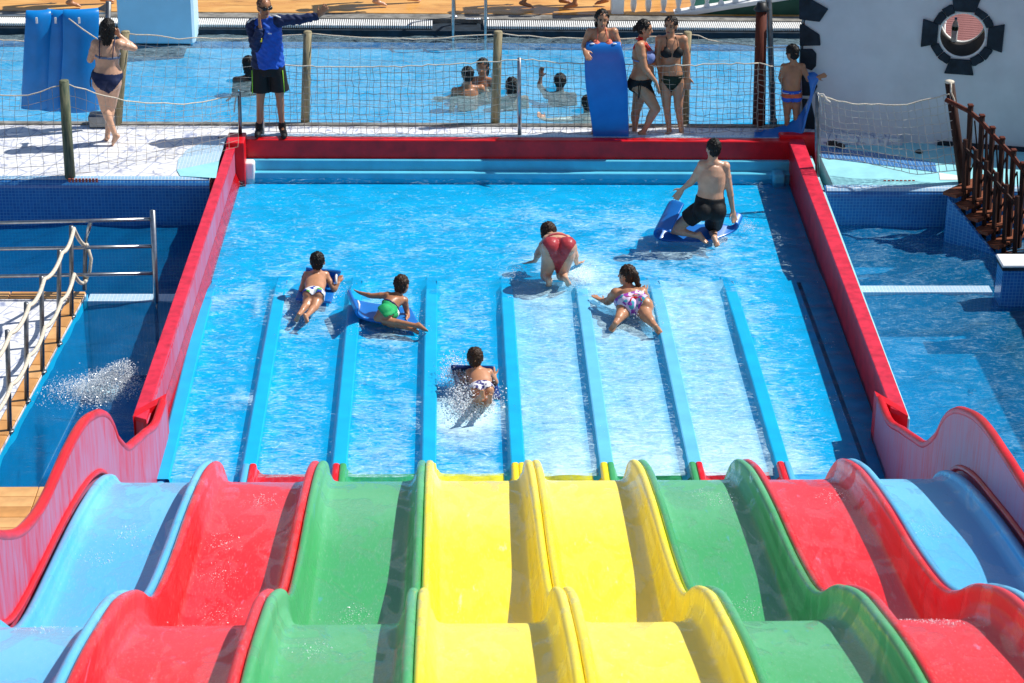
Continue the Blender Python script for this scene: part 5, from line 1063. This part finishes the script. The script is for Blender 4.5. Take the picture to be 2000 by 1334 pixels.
# ------------------------------------------------------------------ mats
def matm():
    n = N('blue_foam_mat'); a = n.noise(n.co(), 5., 4); c = n.mix(n.ramp(a, .3, .7), (.004, .12, .46, 1), (.008, .17, .56, 1)); return n.end(n.bsdf(c, .32, .5, 0., n.bump(n.noise(n.co(), 120., 2), .1, .002), .2))
MAT = matm(); MATL = paint('azure_foam_mat', (.003, .20, .58), .32, .12, 5.); MATD = paint('navy_foam', (.006, .030, .16), .4, .2)
def ribbon(name, label, A_, B_, parent=None, th=.028, group=None, mat=None, bow=None):
    """a foam mat as the sheet between two edge lines"""
    A_ = np.array(A_, float); B_ = np.array(B_, float); n = len(A_); t = np.linspace(0, n-1, 28)
    def cr(Pp):
        out = []
        for u in t:
            i = min(int(u), n-2); f = u-i; p0, p1, p2, p3 = Pp[max(i-1, 0)], Pp[i], Pp[i+1], Pp[min(i+2, n-1)]
            out.append(.5*((2*p1)+(-p0+p2)*f+(2*p0-5*p1+4*p2-p3)*f*f+(-p0+3*p1-3*p2+p3)*f**3))
        return np.array(out)
    a, b = cr(A_), cr(B_); G = np.stack([a*(1-v)+b*v for v in np.linspace(0, 1, 9)], 1)
    if bow is not None: G = G+np.sin(np.linspace(0, math.pi, 9))[None, :, None]*np.asarray(bow)[None, None, :]*np.linspace(1, .2, 28)[:, None, None]
    m = MB(); m.grid(G); T = thing('foam_mat', label, 'mat', tuple(G.reshape(-1, 3).min(0)*A(0, 0, 1)+G.reshape(-1, 3).mean(0)*A(1, 1, 0)), group)
    o = m.build('sheet', mat or MAT, T, True); s = o.modifiers.new('thick', 'SOLIDIFY'); s.thickness = th; s.offset = 0
    bv = o.modifiers.new('bev', 'BEVEL'); bv.width = .008; bv.segments = 2; bv.limit_method = 'ANGLE'
    return T, G
def handle(T, a, b, out):
    m = MB(); a, b, out = map(np.array, (a, b, out)); m.tube([a, a+out*.8+(b-a)*.15, (a+b)/2+out, b+out*.8-(b-a)*.15, b], .012, 6); m.build('handle', PLASW, T, True)
def strip(px, w, wd=(1, 0, 0)):
    wd = nrm(wd); w = [w]*len(px) if np.isscalar(w) else w
    return [p-wd*k/2 for p, k in zip(px, w)], [p+wd*k/2 for p, k in zip(px, w)]
MG = 'blue mats hanging on the rack'
for i, (xt, xb, wt, wb, yo, lab) in enumerate(((75, 72, 46, 56, 0, 'blue foam mat at the left end of the rack'), (112, 100, 40, 62, .05, 'blue foam mat in the middle of the rack'), (158, 155, 66, 72, -.05, 'blue foam mat with a white cord at the right end of the rack'))):
    Yb = 24.26+yo; s_ = 172.
    pts = [aty(xb, 216-(6-i*3), Yb+.0), aty((xb*2+xt)/3, 150, Yb-.02), aty((xb+xt*2)/3, 90, Yb-.02), aty(xt, 45, Yb-.01), aty(xt, 27-i, Yb+.02), aty(xt, 24-i, Yb+.08), aty(xt, 45, Yb+.13)]
    a, b = strip(pts, [wb/s_, wb/s_*.94, wb/s_*.88, wt/s_, wt/s_, wt/s_, wt/s_], (1, -.15 if i % 2 else .18, 0)); T, G = ribbon('foam_mat', lab, a, b, None, .045, MG, MATL, (0, -.07, 0))
    h0 = aty(xt-4, 33, Yb-.13); m = MB(); m.box(tuple(h0+A(-.012, -.004, -.075)), tuple(h0+A(.012, .004, -.005)), 0, .003); m.build('strap_tag', PLASW, T)
    if i == 2: m = MB(); m.tube([aty(134, 36, Yb-.15), aty(160, 56, Yb-.15), aty(190, 76, Yb-.13)], .007, 6); m.build('cord', ROPE, T, True)
rk = thing('mat_rack', 'steel rack with a cable holding the hanging blue mats', 'rack', aty(206, 240, 24.33))
m = MB(); m.tube([aty(206, 240, 24.33), aty(212, 3, 24.33)], .032, 10); m.build('post', STEELD, rk, True)
m = MB(); m.tube([aty(-40, 30, 24.30), aty(90, 28, 24.29), aty(207, 26, 24.31)], .010, 8); m.build('cable', STEEL, rk, True)
m = MB(); P3 = [aty(210, 5, 24.32), aty(210, 22, 24.32), aty(184, 19, 24.32)]; m.add([P3[0], P3[1], P3[2]], [(0, 1, 2)]); o = m.build('bracket', STEELD, rk); s = o.modifiers.new('thick', 'SOLIDIFY'); s.thickness = .012
m = MB(); c = atz(203, 246, DZ); m.box((c[0]-.16, 24.26, DZ), (c[0]+.14, 24.44, DZ+.15), 0, .015); m.build('base', STEELD, rk)
# upright mat held by the woman
pts = [aty(1193.5, 268, 24.06), aty(1190, 225, 24.04), aty(1185, 170, 24.00), aty(1181, 120, 24.0), aty(1179, 92, 24.03), aty(1179, 84, 24.09), aty(1179, 86, 24.15)]
a, b = strip(pts, [.405, .43, .47, .45, .40, .38, .36]); T, G = ribbon('foam_mat', 'blue foam mat held upright by the woman in coral', a, b)
for x in (1157, 1200):
    m = MB(); c = aty(x, 85.5, 24.035); m.ball(c, (.028, .012, .010), None, 10, 6); m.build('eyelet', PLASW, T, True)
# mat bent up by the boy
Aa = [aty(1473, 257, 24.22), aty(1505, 253, 24.22), aty(1537, 243, 24.21), aty(1562, 224, 24.19), aty(1580, 196, 24.18), aty(1592, 165, 24.17), aty(1599, 151, 24.18), aty(1590, 142, 24.25)]
Bb = [aty(1473, 269, 24.03), aty(1510, 271, 24.03), aty(1548, 271, 24.03), aty(1566, 262, 24.04), aty(1574, 228, 24.05), aty(1584, 190, 24.07), aty(1580, 158, 24.12), aty(1572, 144, 24.22)]
ribbon('foam_mat', 'blue foam mat bent upwards in the hands of the boy', Aa, Bb)
# mat under the kneeling man
wd = A(.20, .46, .17)
ctr = [atz(1312, 447, .24), atz(1290, 440, .22), atz(1281, 452, .11), atz(1298, 464, .03), atz(1340, 466, .02), atz(1390, 464, .02), atz(1420, 454, .03), atz(1438, 444, .06), atz(1443, 433, .12), atz(1432, 427, .15)]
ribbon('foam_mat', 'blue foam mat curling up around the kneeling man', [p-wd*.1 for p in ctr], [p+wd*(.8 if i < 4 else .45 if i < 6 else .2) for i, p in enumerate(ctr)])
# mats of the three boys
pts = [atz(612, 588, .04), atz(615, 580, .045), atz(618, 567, .05), atz(624, 550, .07), atz(629, 536, .13), atz(632, 527, .23)]
a, b = strip(pts, .36, (1, -.25, 0)); T, G = ribbon('foam_mat', 'blue foam mat under the boy in printed trunks', a, b); q = atz(657, 537, .2); handle(T, q, q+A(.0, -.05, -.08), A(.0, -.05, .02))
pts = [atz(812, 622, .03), atz(770, 617, .035), atz(730, 611, .04), atz(702, 604, .06), atz(689, 595, .14), atz(690, 584, .25)]
a, b = strip(pts, .46, (-.22, 1, 0)); T, G = ribbon('foam_mat', 'blue foam mat tipping up under the boy in green trunks', a, b); q = atz(699, 588, .18); handle(T, q, q+A(-.02, -.02, -.10), A(.02, -.05, .0))
pts = [atz(936, 778, .03), atz(932, 756, .04), atz(927, 738, .06), atz(923, 724, .13), atz(922, 716, .22)]
a, b = strip(pts, .385, (1, -.05, 0)); T, G = ribbon('foam_mat', 'navy blue foam mat under the splashing boy', a, b, mat=MATD); q = atz(953, 719, .19); handle(T, q, q+A(0, -.05, -.07), A(0, -.05, .02))

# ------------------------------------------------------------------ splashes
def spraym():
    n = N('water_spray'); b = n.bsdf((.93, .96, .98, 1), .2, .6); tr = n.new('ShaderNodeBsdfTranslucent'); tr.inputs[0].default_value = (.93, .97, 1, 1); mx = n.new('ShaderNodeMixShader'); mx.inputs[0].default_value = .55
    n.link(tr.outputs[0], mx.inputs[1]); n.link(b.outputs[0], mx.inputs[2]); return n.end(mx)
SPR = spraym()
OV = np.array([(1, 0, 0), (-1, 0, 0), (0, 1, 0), (0, -1, 0), (0, 0, 1), (0, 0, -1)], float); OF = [(0, 2, 4), (2, 1, 4), (1, 3, 4), (3, 0, 4), (2, 0, 5), (1, 2, 5), (3, 1, 5), (0, 3, 5)]
def spray(label, pts, rad):
    pts = np.array(pts); rad = np.array(rad); n = len(pts); org = pts.mean(0)
    V = pts[:, None]-org+OV[None]*rad[:, None, None]*rng.uniform(.6, 1.5, (n, 1, 3)); Fc = (np.array(OF)[None]+(np.arange(n)*6)[:, None, None]).reshape(-1, 3)
    me = bpy.data.meshes.new('splash'); me.from_pydata(V.reshape(-1, 3).tolist(), [], Fc.tolist()); me.materials.append(SPR); o = link_mesh('splash', me, None, org); tag(o, label, 'splash', None, 'stuff'); return o
# plume in the left pool: a fan thrown up to the right
c0 = atz(205, 775, LW); c1_ = aty(246, 700, c0[1]+.05); pts = []; rad = []
for i in range(11000):
    t = rng.beta(1.1, 2.2); w_ = rng.normal(0, 1); base = c0*(1-t)+c1_*t
    spread = (1-t)*.17+.02; p = base+A(w_*spread-.18*(1-t)**2*abs(rng.normal()), rng.normal(0, .10)*(1-t)+.0, abs(rng.normal(0, .035))*(1-t)+.004)
    if rng.random() < .2: p = c0+A(-abs(rng.normal(0, .22)), rng.normal(.05, .15), abs(rng.normal(0, .05)))
    if p[2] < LW-.01: p[2] = LW+rng.random()*.02
    pts.append(p); rad.append(.0016+.0058*rng.random()**3.5)
pl_o = spray('white plume of spray in the dark left pool', pts, rad)
def foamm():
    n = N('soft_foam'); df = n.new('ShaderNodeBsdfDiffuse'); df.inputs[0].default_value = (.86, .93, .96, 1); tr = n.new('ShaderNodeBsdfTransparent'); mx = n.new('ShaderNodeMixShader')
    a = n.noise(n.co(), 55., 4, .7, .8); b = n.noise(n.co(), 14., 3); n.link(n.ramp(n.math('ADD', n.math('MULTIPLY', a, .6), n.math('MULTIPLY', b, .5)), .42, .62, 0., .9), mx.inputs[0])
    n.link(tr.outputs[0], mx.inputs[1]); n.link(df.outputs[0], mx.inputs[2]); return n.end(mx)
FOAM = foamm()
def froth(label, cs, n, r0, r1, sx, sy, parent):
    mb = MB()
    for i in range(n):
        c = cs[rng.integers(len(cs))]; r = r0+(r1-r0)*rng.random()**2; mb.ball(c+A(rng.normal(0, sx), rng.normal(0, sy), r*.1), (r*1.3, r*1.2, r*.7), None, 8, 6)
    V, Nn, Fc = remesh(mb, .011, 2); V = V+Nn*(.006*np.sin(V@A(170, 60, 90)+2*np.sin(V@A(60, 190, 40))))[:, None]; o = put('froth', V, Fc, FOAM, parent); o['kind'] = 'stuff'; return o
def ringspray(label, centres, n, sx, sy, h, rmax=.009):
    pts, rad = [], []
    for i in range(n):
        c = centres[rng.integers(len(centres))]; hh = abs(rng.normal(0, h)); pts.append(c+A(rng.normal(0, sx), rng.normal(0, sy), hh+.008)); rad.append(.0014+rmax*.6*rng.random()**3.5)
    return spray(label, pts, rad)
sp3 = ringspray('white splash around the feet of the kicking boy', [atz(915, 790, .0), atz(935, 797, .0), atz(900, 785, .0), atz(950, 792, 0), atz(905, 805, 0), atz(915, 815, 0), atz(905, 765, 0), atz(898, 745, .05), atz(890, 735, .05)], 9000, .07, .09, .075, .013)
froth('', [atz(915, 790, .0), atz(935, 795, .0), atz(902, 786, .0), atz(950, 791, 0), atz(925, 792, .03)], 130, .008, .024, .08, .055, sp3)
ringspray('small splashes around the boy in printed trunks', [atz(590, 628, 0), atz(640, 585, 0), atz(575, 590, 0), atz(650, 575, 0), atz(660, 570, 0)], 700, .06, .08, .02, .006)
ringspray('small splashes around the boy in green trunks', [atz(825, 650, 0), atz(800, 625, 0), atz(795, 640, 0), atz(745, 590, 0), atz(690, 645, 0)], 700, .06, .08, .02, .006)
ringspray('splashes around the woman lying face down', [atz(1240, 628, 0), atz(1215, 615, 0), atz(1262, 610, .03), atz(1190, 590, 0), atz(1275, 640, 0), atz(1240, 612, .08)], 1500, .07, .09, .03, .007)
ringspray('foam thrown up beside the woman on hands and knees', [atz(1135, 540, 0), atz(1145, 528, 0), atz(1125, 550, 0), atz(1010, 535, 0)], 1200, .06, .10, .03, .007)
ringspray('splash at the right end of the kneeling man\'s mat', [atz(1455, 450, 0), atz(1462, 447, 0), atz(1448, 440, .02), atz(1410, 475, 0)], 800, .05, .06, .03, .007)
cs = []
for k in range(-1, 8):
    for i in range(9): cs.append(A((k-3)*LANE+rng.normal(.0, .16), rng.uniform(16.7, 20.9), .0))
ringspray('droplets dancing along the lane dividers of the basin', cs, 1300, .05, .09, .012, .005)
# the scattered water on the slide beds
cs = []
for k in (0, 1, 2, 5, 6, 7):
    for i in range(5):
        Y = rng.uniform(9.2, 13.6); cs.append(A((k-3.5)*LANE+rng.uniform(-.15, .15), Y, float(floorz(Y))))
pts, rad = [], []
for i in range(2600):
    c = cs[rng.integers(len(cs))]; x = c[0]+rng.normal(0, .06); Y = c[1]+rng.normal(0, .09); x = min(max(x, c[0]-.2), c[0]+.2)
    pts.append(A(x, Y, float(floorz(Y))+.004+(abs(x-(round((x/LANE)-.5)+.5)*LANE) > .16)*.02)); rad.append(.0015+.003*rng.random()**3)
spray('tiny droplets bouncing down the slide lanes', pts, rad)
for o in list(bpy.data.objects):
    if o.type == 'EMPTY' and not o.children: bpy.data.objects.remove(o)
